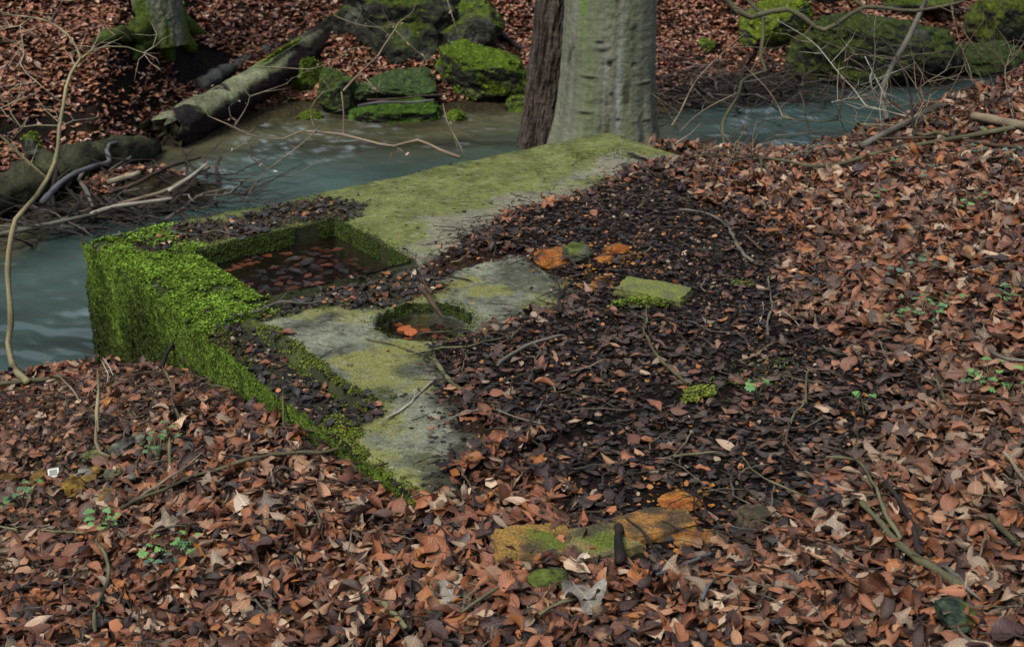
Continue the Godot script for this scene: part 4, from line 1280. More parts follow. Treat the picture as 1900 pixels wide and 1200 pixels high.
	for i in 250:
		var u := PIT.position.x + 0.02 + rng.randf() * (PIT.size.x - 0.04)
		var v := PIT.position.y + 0.02 + rng.randf() * (PIT.size.y - 0.04)
		var y := -0.072
		var deep := rng.randf() < 0.45
		if i < 46:
			var a := rng.randf() * TAU
			var r := sqrt(rng.randf()) * 0.9
			u = BORE.x + BORE_R.x * r * cos(a)
			v = BORE.y + BORE_R.y * r * sin(a)
			y = -0.05
		elif rng.randf() < smoothstep(0.62, 0.95, (u - PIT.position.x) / PIT.size.x + 0.25 * ((v - PIT.position.y) / PIT.size.y)) * 0.9: deep = true
		y += -rng.randf_range(0.012, 0.05) if deep else -rng.randf_range(0.001, 0.012) if rng.randf() < 0.75 else rng.randf_range(0.0, 0.006)
		var p := slab_point(u, v, y)
		fl.append(lie(p.x, p.y, p.z, rng.randf_range(0.04, 0.075), 0.05))
		var c := (Color(0.22, 0.060, 0.022) if i >= 46 else Color(0.36, 0.095, 0.025)) * rng.randf_range(0.4, 1.4)
		if rng.randf() < (0.55 if i >= 46 else 0.2): c = Color(0.030, 0.020, 0.018) * rng.randf_range(0.5, 1.6)
		flt.append(c * (0.5 if deep else 1.0))
	tag(many("floating_leaves", flat, M.wet_leaf, fl, flt), "wet red brown leaves floating and sunk in the pit and the round hole")
	# fine twigs in the litter
	var tw := []
	var tt := PackedColorArray()
	for i in 3000:
		var z := -lerpf(2.0, 6.8, pow(rng.randf(), 0.8))
		var x := rng.randf_range(-1.0, 1.0) * (0.5 + 0.38 * -z)
		if i % 6 == 0:
			x = rng.randf_range(-2.1, -0.9)
			z = rng.randf_range(-5.0, -4.1)
		if lut(crest, x) - z > 0.05: continue
		var q := slab_uv(x, z)
		if on_slab(q) and cover_sd(q) < -0.05: continue
		var s := rng.randf_range(0.05, 0.22)
		var b := Basis(Vector3.UP, rng.randf() * TAU) * Basis(Vector3.RIGHT, rng.randfn() * 0.12)
		tw.append(Transform3D(b.scaled_local(Vector3(s * 0.8, rng.randf_range(0.04, 0.10), s)), Vector3(x, land(x, z) + 0.012 + 0.025 * leafy(x, z) + rng.randf() * 0.025, z)))
		tt.append((Color(0.14, 0.11, 0.075) if rng.randf() < 0.25 else Color(0.045, 0.030, 0.022)) * rng.randf_range(0.5, 1.6))
	tag(many("twig_litter", twig_shape(3), M.wood, tw, tt), "fine broken twigs among the fallen leaves of the near bank")
	# the far bank
	var far_kinds: Array[ArrayMesh] = [leaf_shape("beech", -0.9, 0.8, 0.5, 0.1, 0.0, 4, 3), leaf_shape("beech", 0.9, -0.9, -0.6, 0.1, 1.0, 4, 3), leaf_shape("beech", 0.3, 1.3, 0.2, 0.3, 1.0, 4, 3)]
	var fw := [[], [], []]
	var fc := [PackedColorArray(), PackedColorArray(), PackedColorArray()]
	for i in 300000:
		var z := -rng.randf_range(7.6, 16.5)
		var x := rng.randf_range(-0.68, 0.66) * -z
		var y := far_land(x, z)
		if y < WATER + 0.04: continue
		var d := lut(shore, x) - z
		if d < -1.2: continue
		var bare := n1.get_noise_2d(x * 0.9 + 5.0, z * 0.9) * 1.2 - 0.6
		bare = maxf(bare, 1.3 * exp(-(pow(x + 2.35, 2.0) + pow((z + 10.6) * 1.4, 2.0)) / 0.20) - 0.45)       # trodden earth below the tree
		bare = maxf(bare, 0.55 - 1.5 * absf(d - (1.9 + 0.25 * x)) if x < -2.6 else 0.0)
		if d < 0.3 and x > -1.9: bare = maxf(bare, 0.6)
		if rng.randf() < smoothstep(0.1, 0.6, bare): continue
		var k := i % 3
		fw[k].append(lie(x, y + rng.randf() * 0.035, z, rng.randf_range(0.045, 0.075), 0.42))
		var c := Color(0.270, 0.105, 0.052)
		var r := rng.randf()
		if r < 0.22: c = Color(0.170, 0.058, 0.036)
		elif r < 0.36: c = Color(0.075, 0.032, 0.024)
		elif r < 0.60: c = Color(0.36, 0.170, 0.092)
		elif r < 0.70: c = Color(0.46, 0.30, 0.22)
		fc[k].append(c * rng.randf_range(0.8, 1.5))
	for k in 3:
		tag(many("far_bank_leaves", far_kinds[k], M.leaf, fw[k], fc[k]), "red brown fallen beech leaves covering the slope across the stream")

# ------------------------------------------------------------------ bricks, stones and odd bits
func lump(called: String, label: String, category: String, at: Vector2, size: Vector3, yaw: float, tilt: float, col: Color, col2: Color, mossy: float, square: float, seed_at: int, mat: Material, sink := 0.4) -> Node3D:
	var y := surface(at.x, at.y)
	var base := Vector3(at.x, y + (0.034 * leafy(at.x, at.y) if called == "stone" else 0.0), at.y)
	var P := PackedVector3Array()
	var C := PackedColorArray()
	var I := PackedInt32Array()
	var b := Basis(Vector3.UP, yaw) * Basis(Vector3.RIGHT, tilt)
	var n := 15
	for face in 6:
		var nrm: Vector3 = [Vector3.UP, Vector3.DOWN, Vector3.RIGHT, Vector3.LEFT, Vector3.BACK, Vector3.FORWARD][face]
		var e1 := Vector3(nrm.y, nrm.z, nrm.x)
		var e2 := nrm.cross(e1)
		var from := P.size()
		for j in n:
			for i in n:
				var q := nrm + e1 * (2.0 * i / (n - 1) - 1.0) + e2 * (2.0 * j / (n - 1) - 1.0)
				var d := q.normalized()
				var p := (d * 1.15).lerp(q * lerpf(1.0, 1.15 / q.length(), 0.10), square)
				if square >= 1.0: p = q * lerpf(1.0, 1.15 / q.length(), 0.04)
				var chip := maxf(0.0, n1.get_noise_3d(d.x * 5.0 + seed_at * 3.0, d.y * 5.0, d.z * 5.0)) * maxf(0.0, q.length() - 1.25)
				p *= 1.0 - 0.55 * chip + (0.24 - 0.20 * square) * n1.get_noise_3d(q.x * 3.0 + seed_at * 7.0, q.y * 3.0, q.z * 3.0) + (0.10 - 0.06 * square) * n2.get_noise_3d(q.x * 5.0, q.y * 5.0 + seed_at, q.z * 5.0) + 0.03 * n3.get_noise_3d(q.x * 12.0, q.y * 12.0, q.z * 12.0 + seed_at)
				var w := base + b * (p * size * 0.5) + Vector3(0, size.y * (0.5 - sink), 0)
				P.append(w)
				var g := smoothstep(0.0, 0.35, n1.get_noise_3d(w.x * 16.0, w.y * 16.0, w.z * 16.0 + seed_at) + d.y * 0.35 + mossy)
				var c := col2.lerp(col, clampf(0.55 + 1.4 * n2.get_noise_3d(w.x * 30.0, w.y * 30.0, w.z * 30.0) + 0.6 * n3.get_noise_3d(w.x * 90.0, w.y * 90.0, w.z * 90.0), 0.0, 1.0))
				if mat == M.brick: c = c.lerp(Color(0.055, 0.045, 0.030), 0.85 * smoothstep(0.02, 0.30, n1.get_noise_3d(w.x * 22.0, w.y * 22.0 + seed_at, w.z * 22.0) + 0.5 * n2.get_noise_3d(w.x * 40.0, w.y * 40.0, w.z * 40.0)))
				C.append(c.lerp(Color(0.10, 0.125, 0.025), g * (1.0 if mossy > -0.9 else 0.0)))
		for j in n - 1:
			for i in n - 1:
				var a := from + j * n + i
				I.append_array([a, a + n, a + 1, a + 1, a + n, a + n + 1])
	var o := obj(called, shape(P, I, C), mat)
	tag(o, label, category)
	return o

func tufts_on(label: String, at: Vector2, r: Vector2, n: int, col: Color, high := 0.0) -> void:
	var o := thing("moss_patch", label, "moss", Vector3(at.x, surface(at.x, at.y), at.y))
	var where := []
	var tint := PackedColorArray()
	for i in n * 2:
		var a := rng.randf() * TAU
		var f := sqrt(rng.randf())
		var x := at.x + r.x * f * cos(a)
		var z := at.y + r.y * f * sin(a)
		if f > 0.55 + 0.6 * n2.get_noise_2d(x * 16.0, z * 16.0) + 0.3: continue
		var b := Basis(Vector3(rng.randfn() * 0.3, 1, rng.randfn() * 0.3).normalized(), rng.randf() * TAU)
		where.append(Transform3D(b.scaled_local(Vector3.ONE * rng.randf_range(0.006, 0.013)), Vector3(x, surface(x, z) + 0.006 + high * (1.0 - f * f) + rng.randf() * 0.012, z)))
		tint.append(col * rng.randf_range(0.3, 1.1))
	many("tufts", M.tuft, M.moss, where, tint, o)

func build_rubble() -> void:
	var orange := Color(0.34, 0.13, 0.032)
	var rust := Color(0.20, 0.062, 0.018)
	var ochre := Color(0.27, 0.155, 0.045)
	var grey := Color(0.17, 0.165, 0.13)
	lump("brick", "crumbled bright orange brick lump with mossy left end beside the concrete plate", "brick", Vector2(0.187, -5.056), Vector3(0.19, 0.05, 0.13), 0.2, 0.1, orange, rust, -1.0, 0.3, 1, M.brick)
	lump("stone", "dark grey angular stone leaning on the orange brick lump", "stone", Vector2(0.247, -5.033), Vector3(0.10, 0.07, 0.10), 0.5, 0.2, Color(0.085, 0.085, 0.06), Color(0.04, 0.04, 0.03), -0.2, 0.5, 2, M.rock)
	lump("brick_shard", "larger of two orange brick shards right of the crumbled brick lump", "brick", Vector2(0.399, -5.099), Vector3(0.09, 0.03, 0.07), 0.4, 0.1, orange, rust, -1.0, 0.4, 3, M.brick)
	lump("brick_shard", "smaller orange brick shard just below the larger one", "brick", Vector2(0.347, -5.003), Vector3(0.07, 0.025, 0.05), 0.9, 0.0, orange, rust, -1.0, 0.4, 4, M.brick)
	lump("brick_shard", "flat orange brick flake above the grey plate's right tip", "brick", Vector2(0.31, -4.785), Vector3(0.09, 0.02, 0.05), 1.2, 0.0, orange, rust, -1.0, 0.4, 5, M.brick)
	lump("brick", "flat brick with yellow green lichen top lying right of the round hole", "brick", Vector2(0.494, -4.633), Vector3(0.25, 0.055, 0.125), -0.46, 0.05, Color(0.150, 0.158, 0.040), Color(0.100, 0.105, 0.050), -1.0, 1.0, 6, M.concrete, 0.40)
	tufts_on("fringe of moss along the front edge of the lichened flat brick", Vector2(0.453, -4.527), Vector2(0.12, 0.02), 260, Color(0.13, 0.19, 0.025), 0.02)
	lump("brick", "large flat yellow grey brick with orange edge below the dark humus", "brick", Vector2(0.213, -3.001), Vector3(0.20, 0.055, 0.13), 0.36, 0.04, Color(0.20, 0.155, 0.06), Color(0.10, 0.095, 0.055), -0.45, 0.85, 7, M.brick, 0.33)
	lump("brick", "rough ochre brick with a moss cushion left of the flat yellow grey brick", "brick", Vector2(0.05, -2.993), Vector3(0.20, 0.07, 0.15), 0.1, 0.05, ochre, Color(0.12, 0.075, 0.03), -0.35, 0.6, 8, M.brick, 0.45)
	lump("brick", "crumbling bright orange ochre brick right of the flat yellow grey brick", "brick", Vector2(0.355, -3.073), Vector3(0.20, 0.045, 0.12), 0.35, 0.0, Color(0.32, 0.155, 0.042), Color(0.10, 0.065, 0.035), -1.0, 0.75, 9, M.brick, 0.42)
	lump("brick_shard", "ochre brick crumbs right above the crumbling orange brick", "brick", Vector2(0.429, -3.173), Vector3(0.10, 0.014, 0.09), 0.6, 0.0, Color(0.40, 0.17, 0.04), rust, -1.0, 0.3, 10, M.brick, 0.3)
	lump("brick_shard", "mottled ochre brick fragments below the crumbling orange brick", "brick", Vector2(0.458, -3.01), Vector3(0.12, 0.025, 0.06), 0.2, 0.0, Color(0.26, 0.15, 0.05), rust, -1.0, 0.3, 28, M.brick, 0.4)
	tufts_on("bright green moss cushion on the rough ochre brick", Vector2(0.079, -3.018), Vector2(0.06, 0.07), 420, Color(0.085, 0.130, 0.018), 0.015)
	lump("stone", "small block with orange side and mossy right face right of the brick row", "stone", Vector2(0.594, -3.039), Vector3(0.075, 0.075, 0.06), 0.3, 0.1, Color(0.12, 0.09, 0.05), Color(0.06, 0.05, 0.035), -0.1, 0.7, 11, M.rock)
	lump("stone", "small mossy stone low at the bottom left of the brick row", "stone", Vector2(0.085, -2.806), Vector3(0.085, 0.04, 0.06), 0.3, 0.0, Color(0.08, 0.085, 0.045), Color(0.05, 0.05, 0.03), 0.2, 0.3, 12, M.rock)
	tufts_on("small bright moss patch on the stone below the brick row", Vector2(0.088, -2.815), Vector2(0.035, 0.022), 150, Color(0.13, 0.19, 0.026), 0.012)
	tufts_on("yellow green moss clump on the humus in the middle of the dark patch", Vector2(0.553, -3.822), Vector2(0.075, 0.06), 360, Color(0.16, 0.19, 0.032), 0.006)
	tufts_on("thin mossy smear on the humus above the yellow green clump", Vector2(0.816, -4.733), Vector2(0.06, 0.05), 90, Color(0.10, 0.12, 0.03))
	tufts_on("faint moss film on the humus near the dark patch's right edge", Vector2(0.74, -3.946), Vector2(0.16, 0.12), 160, Color(0.07, 0.085, 0.025))
	tufts_on("little moss spot among the leaves below the rough ochre brick", Vector2(-0.124, -2.769), Vector2(0.03, 0.025), 90, Color(0.10, 0.13, 0.02), 0.01)
	tufts_on("bright moss tuft in the twiggy litter left of the footing", Vector2(-1.617, -4.605), Vector2(0.06, 0.03), 130, Color(0.15, 0.20, 0.03), 0.01)
	var crumbs := []
	var ct := PackedColorArray()
	for g in [Vector2(0.187, -5.056), Vector2(0.399, -5.099), Vector2(0.344, -4.956), Vector2(0.428, -3.16), Vector2(0.355, -3.066), Vector2(0.05, -2.98), Vector2(0.209, -2.971), Vector2(0.312, -4.825)]:
		for i in 36:
			var x: float = g.x + rng.randfn() * 0.07
			var z: float = g.y + rng.randfn() * 0.055
			crumbs.append(lie(x, surface(x, z) + 0.010, z, rng.randf_range(0.006, 0.022), 0.4))
			ct.append(Color(0.36, 0.15, 0.032) * rng.randf_range(0.35, 1.2))
	tag(many("brick_grit", flake_shape(), M.brick, crumbs, ct), "orange brick grit scattered round the broken bricks")
	# stones in the gravelly patch at the left
	var k := 40
	for s in [["grey angular stone highest in the stony patch on the left", Vector2(-1.237, -4.008), 0.085, 0.035, 0.05, grey, -0.9], ["flat yellow green stone in the stony patch on the left", Vector2(-1.324, -4.001), 0.085, 0.03, 0.055, Color(0.17, 0.17, 0.065), -0.6],
			["pale grey stone in the middle of the left stony patch", Vector2(-1.321, -3.898), 0.05, 0.03, 0.035, Color(0.24, 0.22, 0.18), -0.95], ["rust yellow stone at the left of the stony patch", Vector2(-1.501, -3.997), 0.07, 0.035, 0.05, ochre, -0.95],
			["large dark ochre stone at the foot of the stony patch", Vector2(-1.325, -3.784), 0.07, 0.05, 0.06, Color(0.26, 0.155, 0.035), -0.6], ["small ochre stone beside the large dark ochre stone", Vector2(-1.291, -3.823), 0.05, 0.03, 0.04, Color(0.33, 0.20, 0.06), -0.95],
			["flat bright ochre stone lowest in the stony patch", Vector2(-1.195, -3.677), 0.085, 0.025, 0.035, Color(0.36, 0.21, 0.045), -0.95], ["small ochre stone right of the pale grey stone", Vector2(-1.289, -3.898), 0.035, 0.025, 0.03, ochre, -0.95],
			["olive grey stone right of the middle of the stony patch", Vector2(-1.22, -3.838), 0.05, 0.025, 0.035, Color(0.15, 0.15, 0.085), -0.5], ["light grey pebble right end of the stony patch", Vector2(-1.143, -3.765), 0.04, 0.025, 0.03, Color(0.20, 0.19, 0.14), -0.7],
			["bright orange brick chip in the leaves near the footing's left side", Vector2(-1.387, -4.433), 0.055, 0.03, 0.045, Color(0.45, 0.20, 0.055), -0.95], ["little orange chip right of the bright orange brick chip", Vector2(-1.212, -4.314), 0.035, 0.02, 0.025, Color(0.40, 0.20, 0.06), -0.95],
			["dark stone with green top at the bottom right corner", Vector2(0.929, -2.502), 0.10, 0.04, 0.07, Color(0.05, 0.07, 0.05), 0.0], ["brown mossy stone at the left end of the litter twigs", Vector2(-1.623, -4.051), 0.06, 0.03, 0.04, Color(0.20, 0.10, 0.03), -0.5],
			["pale stone partly under leaves above the stony patch", Vector2(-1.481, -4.369), 0.06, 0.03, 0.045, Color(0.23, 0.20, 0.16), -0.95], ["grey green stone in the litter below the footing's left side", Vector2(-1.173, -4.017), 0.045, 0.025, 0.035, Color(0.15, 0.16, 0.11), -0.6]]:
		k += 1
		lump("stone", s[0], "stone", s[1], Vector3(s[2], s[3], s[4]), k * 1.1, 0.1, s[5], s[5] * 0.5, s[6], 0.45, k, M.rock, 0.3)
	# litter left by people
	var f := thing("plastic_frame", "small white square plastic frame lying on the stony patch at left", "plastic frame", surf3(Vector2(-1.452, -3.977)) + Vector3(0, 0.045, 0))
	for s in [[0.0, -0.016, 0.040, 0.006], [0.0, 0.016, 0.040, 0.006], [-0.017, 0.0, 0.006, 0.026], [0.017, 0.0, 0.006, 0.026]]:
		var box := BoxMesh.new()
		box.size = Vector3(s[2], 0.004, s[3])
		var e := obj("bar", box, M.white, f)
		e.position = Vector3(s[0], 0, s[1])
	var pane := BoxMesh.new()
	pane.size = Vector3(0.028, 0.002, 0.026)
	obj("backing", pane, M.dull_white, f).position = Vector3(0, -0.001, 0)
	f.rotation = Vector3(0.55, 0.3, 0.1)
	f.scale = Vector3.ONE * 0.85
	# single leaves that stand out
	for s in [["large cream coloured dead leaf standing out in the litter below the footing", Vector2(-0.717, -3.36), 0.095, Color(0.62, 0.48, 0.36), 0, 0.3], ["pale tan hooked leaf left of the litter's middle below the cream leaf", Vector2(-0.787, -3.203), 0.07, Color(0.45, 0.30, 0.18), 2, 0.3],
			["curled cream leaf right of the brick row", Vector2(0.71, -2.81), 0.085, Color(0.50, 0.37, 0.25), 5, 0.2], ["small white leaf below the flat yellow grey brick", Vector2(0.163, -2.868), 0.07, Color(0.62, 0.50, 0.38), 1, 0.2],
			["big grey brown oak leaf at the left of the litter", Vector2(-0.935, -3.344), 0.11, Color(0.26, 0.20, 0.14), 16, 0.15], ["pale grey maple leaf at the bottom middle", Vector2(-0.144, -2.809), 0.09, Color(0.26, 0.225, 0.18), 18, 0.05],
			["pale leaf on the dark litter right of the slab's near tip", Vector2(-0.044, -3.413), 0.075, Color(0.36, 0.22, 0.15), 4, 0.2], ["blackened maple leaf flat on the humus right of the flat brick", Vector2(1.07, -4.533), 0.11, Color(0.024, 0.022, 0.026), 18, 0.05],
			["light tan leaf at the right side of the litter", Vector2(1.382, -3.794), 0.085, Color(0.42, 0.27, 0.16), 3, 0.2], ["white backed leaf at the right edge of the dark patch", Vector2(1.17, -4.001), 0.075, Color(0.40, 0.35, 0.30), 0, 0.25],
			["pale oak leaf near the forked branch at lower right", Vector2(0.755, -2.891), 0.11, Color(0.30, 0.23, 0.17), 17, 0.15], ["pinkish tan leaf lying against the dark forked stick", Vector2(0.267, -4.623), 0.075, Color(0.33, 0.19, 0.14), 3, 0.3],
			["red brown wet leaf leaning on the left rim of the pit", Vector2(-1.148, -5.197), 0.075, Color(0.16, 0.05, 0.025), 1, 0.3], ["grey maple leaf in the litter at the bottom right of the brick row", Vector2(0.164, -2.701), 0.11, Color(0.21, 0.18, 0.15), 18, 0.12]]:
		var g := surf3(s[1])
		var m: StandardMaterial3D = M.leaf.duplicate()
		m.albedo_color = s[3].linear_to_srgb()
		m.vertex_color_use_as_albedo = false
		var o := MeshInstance3D.new()
		o.name = numbered("pale_leaf" if s[3].r > 0.1 else "black_leaf")
		o.mesh = M.leaf_kinds[s[4]]
		o.material_override = m
		o.transform = lie(g.x, g.y + 0.05 if s[3].r > 0.1 else g.y + 0.03, g.z, s[2], s[5])
		add_child(o)
		tag(o, s[0], "leaf")

func surf3(p: Vector2) -> Vector3:
	return Vector3(p.x, surface(p.x, p.y), p.y)

# ------------------------------------------------------------------ single sticks that lie on the near ground
func build_sticks() -> void:
	stick("stick", "pale bare stick lying alone on the lower concrete plate", "bone", 0.0075, 0.006, [Vector2(-0.239, -4.008), Vector2(-0.28, -3.897), Vector2(-0.333, -3.785), Vector2(-0.381, -3.718)], 0.0)
	stick("stick", "mossy green stick end at the lower plate's right edge above the pale stick", "green", 0.011, 0.010, [Vector2(-0.248, -4.132), Vector2(-0.215, -4.023), Vector2(-0.182, -3.918), Vector2(-0.152, -3.853)], 0.01)
	stick("twig", "thin twig running from the round hole's lower rim to the mossy green stick", "olive", 0.006, 0.004, [Vector2(-0.479, -4.316), Vector2(-0.367, -4.256), Vector2(-0.311, -4.204), Vector2(-0.25, -4.168)], 0.004)
	stick("twig", "long thin twig across the plate edge below the round hole", "green", 0.0035, 0.0055, [Vector2(-0.344, -4.175), Vector2(-0.229, -4.207), Vector2(-0.146, -4.191), Vector2(-0.059, -4.219), Vector2(-0.0, -4.241), Vector2(0.03, -4.31)], 0.012)
	stick("twig", "straight thin twig along the lower lip of the round hole", "olive", 0.003, 0.003, [Vector2(-0.313, -4.343), Vector2(-0.199, -4.354), Vector2(-0.059, -4.279), Vector2(0.006, -4.249)], 0.012)
	stick("stick", "grey lichened stick slanting through the leaves right of the lower plate", "grey", 0.011, 0.006, [Vector2(-0.045, -3.979), Vector2(-0.0, -4.075), Vector2(0.064, -4.161), Vector2(0.17, -4.234)], 0.02)
	stick("stick", "black forked stick standing out at the grey plate's right tip", "dark", 0.012, 0.009, [Vector2(0.161, -4.396), Vector2(0.16, -4.468), Vector2(0.174, -4.613), Vector2(0.203, -4.709), Vector2(0.225, -4.781)], 0.03)
	stick("twig", "dark thin twig left of the black forked stick", "dark", 0.003, 0.004, [Vector2(0.086, -4.648), Vector2(0.122, -4.691), Vector2(0.156, -4.736), Vector2(0.207, -4.735)], 0.015)
	stick("twig", "fine pale twig running from the black forked stick towards the lichened brick", "straw", 0.003, 0.002, [Vector2(0.207, -4.735), Vector2(0.277, -4.714), Vector2(0.339, -4.672), Vector2(0.38, -4.62)], 0.02)
	stick("twig", "long bent twig from the lichened brick down to the yellow green moss clump", "olive", 0.0055, 0.0085, [Vector2(0.455, -4.46), Vector2(0.449, -4.356), Vector2(0.432, -4.264), Vector2(0.45, -4.075), Vector2(0.488, -3.952), Vector2(0.531, -3.866)], 0.02)
	stick("stick", "brown stick end dipping into the round hole from above", "brown", 0.010, 0.008, [Vector2(-0.336, -4.826), Vector2(-0.308, -4.736), Vector2(-0.281, -4.656)], 0.03)
	stick("twig", "dark twig lying along the grey plate's upper left edge", "dark", 0.005, 0.004, [Vector2(-0.266, -4.952), Vector2(-0.201, -4.901), Vector2(-0.139, -4.863)], 0.004)
	stick("twig", "short green twig above the grey plate's upper edge", "green", 0.005, 0.005, [Vector2(-0.226, -5.036), Vector2(-0.199, -5.056), Vector2(-0.169, -5.092)], 0.012)
	stick("twig", "slim twig in the leaves right of the pale bare stick", "olive", 0.004, 0.003, [Vector2(-0.054, -3.849), Vector2(0.028, -3.926), Vector2(0.089, -3.979)], 0.02)
	stick("twig", "light twig below the long bent twig's upper part", "straw", 0.003, 0.004, [Vector2(0.182, -3.939), Vector2(0.234, -3.966), Vector2(0.285, -4.034)], 0.025)
	stick("twig", "forking twig in the dark leaves above the brick row", "grey", 0.003, 0.005, [Vector2(0.07, -3.677), Vector2(0.09, -3.737), Vector2(0.129, -3.798), Vector2(0.125, -3.874)], 0.02)
	stick("twig", "thin twig from the lower plate's tip towards the right", "grey", 0.005, 0.003, [Vector2(-0.183, -3.66), Vector2(-0.136, -3.671), Vector2(-0.089, -3.687), Vector2(-0.047, -3.695)], 0.02)
	stick("twig", "thin grey twig continuing right of the lower plate's tip", "grey", 0.004, 0.004, [Vector2(-0.047, -3.669), Vector2(0.026, -3.619), Vector2(0.103, -3.596)], 0.02)
	stick("twig", "short dark twig near the pale stick's lower end", "dark", 0.003, 0.003, [Vector2(-0.291, -3.713), Vector2(-0.27, -3.73), Vector2(-0.246, -3.766)], 0.004)
	stick("stick", "grey mossy crooked stick at the top right of the dark patch", "grey", 0.007, 0.012, [Vector2(0.682, -5.531), Vector2(0.754, -5.513), Vector2(0.805, -5.45), Vector2(0.851, -5.314), Vector2(0.857, -5.153), Vector2(0.859, -5.03), Vector2(0.89, -4.922)], 0.02)
	stick("stick", "short brown stick crossing beside the grey crooked stick's end", "brown", 0.008, 0.008, [Vector2(0.901, -5.216), Vector2(0.921, -5.122), Vector2(0.946, -5.039)], 0.02)
	stick("twig", "upright looking brown twig in the middle of the dark patch", "grey", 0.005, 0.008, [Vector2(0.918, -4.766), Vector2(0.9, -4.62), Vector2(0.88, -4.468), Vector2(0.847, -4.341), Vector2(0.826, -4.219)], 0.015)
	stick("twig", "fine white twig left of the upright brown twig", "bone", 0.002, 0.003, [Vector2(0.862, -4.535), Vector2(0.847, -4.452), Vector2(0.825, -4.372), Vector2(0.812, -4.31)], 0.012)
	stick("twig", "fine white twig right of the upright brown twig", "bone", 0.0025, 0.002, [Vector2(0.9, -4.388), Vector2(0.921, -4.322), Vector2(0.937, -4.25)], 0.012)
	stick("twig", "curved pale twig below the upright brown twig", "straw", 0.003, 0.005, [Vector2(0.706, -4.034), Vector2(0.738, -4.061), Vector2(0.771, -4.089), Vector2(0.838, -4.182)], 0.015)
	stick("twig", "dark twig crossing the curved pale twig", "dark", 0.005, 0.004, [Vector2(0.621, -4.125), Vector2(0.695, -4.117), Vector2(0.753, -4.082)], 0.015)
	stick("twig", "thin twig in the leaves below the right green herbs", "brown", 0.004, 0.006, [Vector2(1.272, -4.039), Vector2(1.268, -3.87), Vector2(1.268, -3.722), Vector2(1.277, -3.632)], 0.03)
	stick("twig", "greenish twig hooked down in the right hand leaves", "olive", 0.006, 0.006, [Vector2(1.155, -3.54), Vector2(1.15, -3.434), Vector2(1.133, -3.345)], 0.03)
	stick("twig", "long thin twig across the leaves at the right edge", "brown", 0.004, 0.003, [Vector2(1.131, -3.435), Vector2(1.225, -3.353), Vector2(1.316, -3.281)], 0.03)
	stick("stick", "grey stick lying in the leaves at the right edge", "grey", 0.009, 0.007, [Vector2(1.307, -3.57), Vector2(1.341, -3.508), Vector2(1.378, -3.477)], 0.03)
	stick("twig", "thin twig reaching down from the humus to the lower centre", "green", 0.003, 0.006, [Vector2(0.891, -3.912), Vector2(0.862, -3.789), Vector2(0.844, -3.684), Vector2(0.798, -3.597), Vector2(0.769, -3.523)], 0.02)
	stick("twig", "short stub of twig right of the curved pale twig", "olive", 0.006, 0.006, [Vector2(0.962, -4.033), Vector2(0.993, -3.974), Vector2(1.023, -3.951)], 0.02)
	stick("twig", "thin twig along the upper right leaves beside the dark patch", "grey", 0.003, 0.003, [Vector2(1.093, -4.719), Vector2(1.162, -4.688), Vector2(1.224, -4.688)], 0.025)
	stick("stick", "longest grey stick slanting up through the leaves left of the footing's tip", "olive", 0.009, 0.0075, [Vector2(-1.092, -3.469), Vector2(-1.027, -3.521), Vector2(-0.927, -3.569), Vector2(-0.813, -3.593), Vector2(-0.712, -3.604), Vector2(-0.616, -3.59), Vector2(-0.488, -3.56)], 0.035, "stick")
	stick("stick", "paler thinner stick running beside the longest grey stick", "straw", 0.007, 0.005, [Vector2(-1.086, -3.489), Vector2(-1.014, -3.6), Vector2(-0.95, -3.675), Vector2(-0.907, -3.746)], 0.035, "stick")
	stick("twig", "green stemmed twig at the left edge of the litter", "green", 0.006, 0.005, [Vector2(-1.52, -3.608), Vector2(-1.436, -3.554), Vector2(-1.346, -3.502), Vector2(-1.261, -3.458), Vector2(-1.177, -3.411)], 0.03)
	stick("stick", "mossy stick pointing down to the bottom edge at the left", "green", 0.006, 0.008, [Vector2(-1.129, -3.336), Vector2(-1.064, -3.221), Vector2(-1.044, -3.145), Vector2(-1.034, -3.088), Vector2(-1.026, -2.957), Vector2(-1.005, -2.871)], 0.03)
	stick("twig", "thin twig in the litter beside the slab's left edge", "brown", 0.005, 0.003, [Vector2(-0.821, -3.865), Vector2(-0.671, -3.753), Vector2(-0.496, -3.644)], 0.03)
	stick("twig", "dark twig in the leaves under the slab's near tip", "dark", 0.007, 0.003, [Vector2(-0.598, -3.407), Vector2(-0.532, -3.417), Vector2(-0.44, -3.397), Vector2(-0.296, -3.348)], 0.03)
	stick("twig", "thin twig pointing at the slab's near tip from below", "grey", 0.002, 0.004, [Vector2(-0.185, -3.302), Vector2(-0.241, -3.267), Vector2(-0.302, -3.23)], 0.03)
	stick("stick", "short green lichened stick at the bottom centre", "green", 0.011, 0.010, [Vector2(-0.291, -2.758), Vector2(-0.263, -2.708), Vector2(-0.235, -2.659)], 0.02)
	stick("twig", "green twig slanting up at the bottom centre", "green", 0.007, 0.004, [Vector2(-0.109, -2.691), Vector2(-0.062, -2.752), Vector2(0.006, -2.806)], 0.03)
	stick("twig", "thin black twig standing among leaves in the lower left centre", "dark", 0.004, 0.004, [Vector2(-0.53, -3.07), Vector2(-0.516, -3.004), Vector2(-0.501, -2.937)], 0.045)
	stick("twig", "thin grey twig right of the cream leaf", "grey", 0.003, 0.003, [Vector2(-0.402, -3.117), Vector2(-0.399, -3.042), Vector2(-0.4, -2.951)], 0.045)
	stick("branch", "thick olive branch in the leaves at the lower right", "olive", 0.011, 0.019, [Vector2(0.842, -3.002), Vector2(0.855, -2.946), Vector2(0.868, -2.892), Vector2(0.885, -2.787), Vector2(0.922, -2.679), Vector2(0.966, -2.591)], 0.025, "branch")
	stick("stick", "blue grey twig end continuing the thick olive branch", "grey", 0.009, 0.006, [Vector2(0.947, -2.665), Vector2(0.969, -2.584), Vector2(0.992, -2.529)], 0.03)
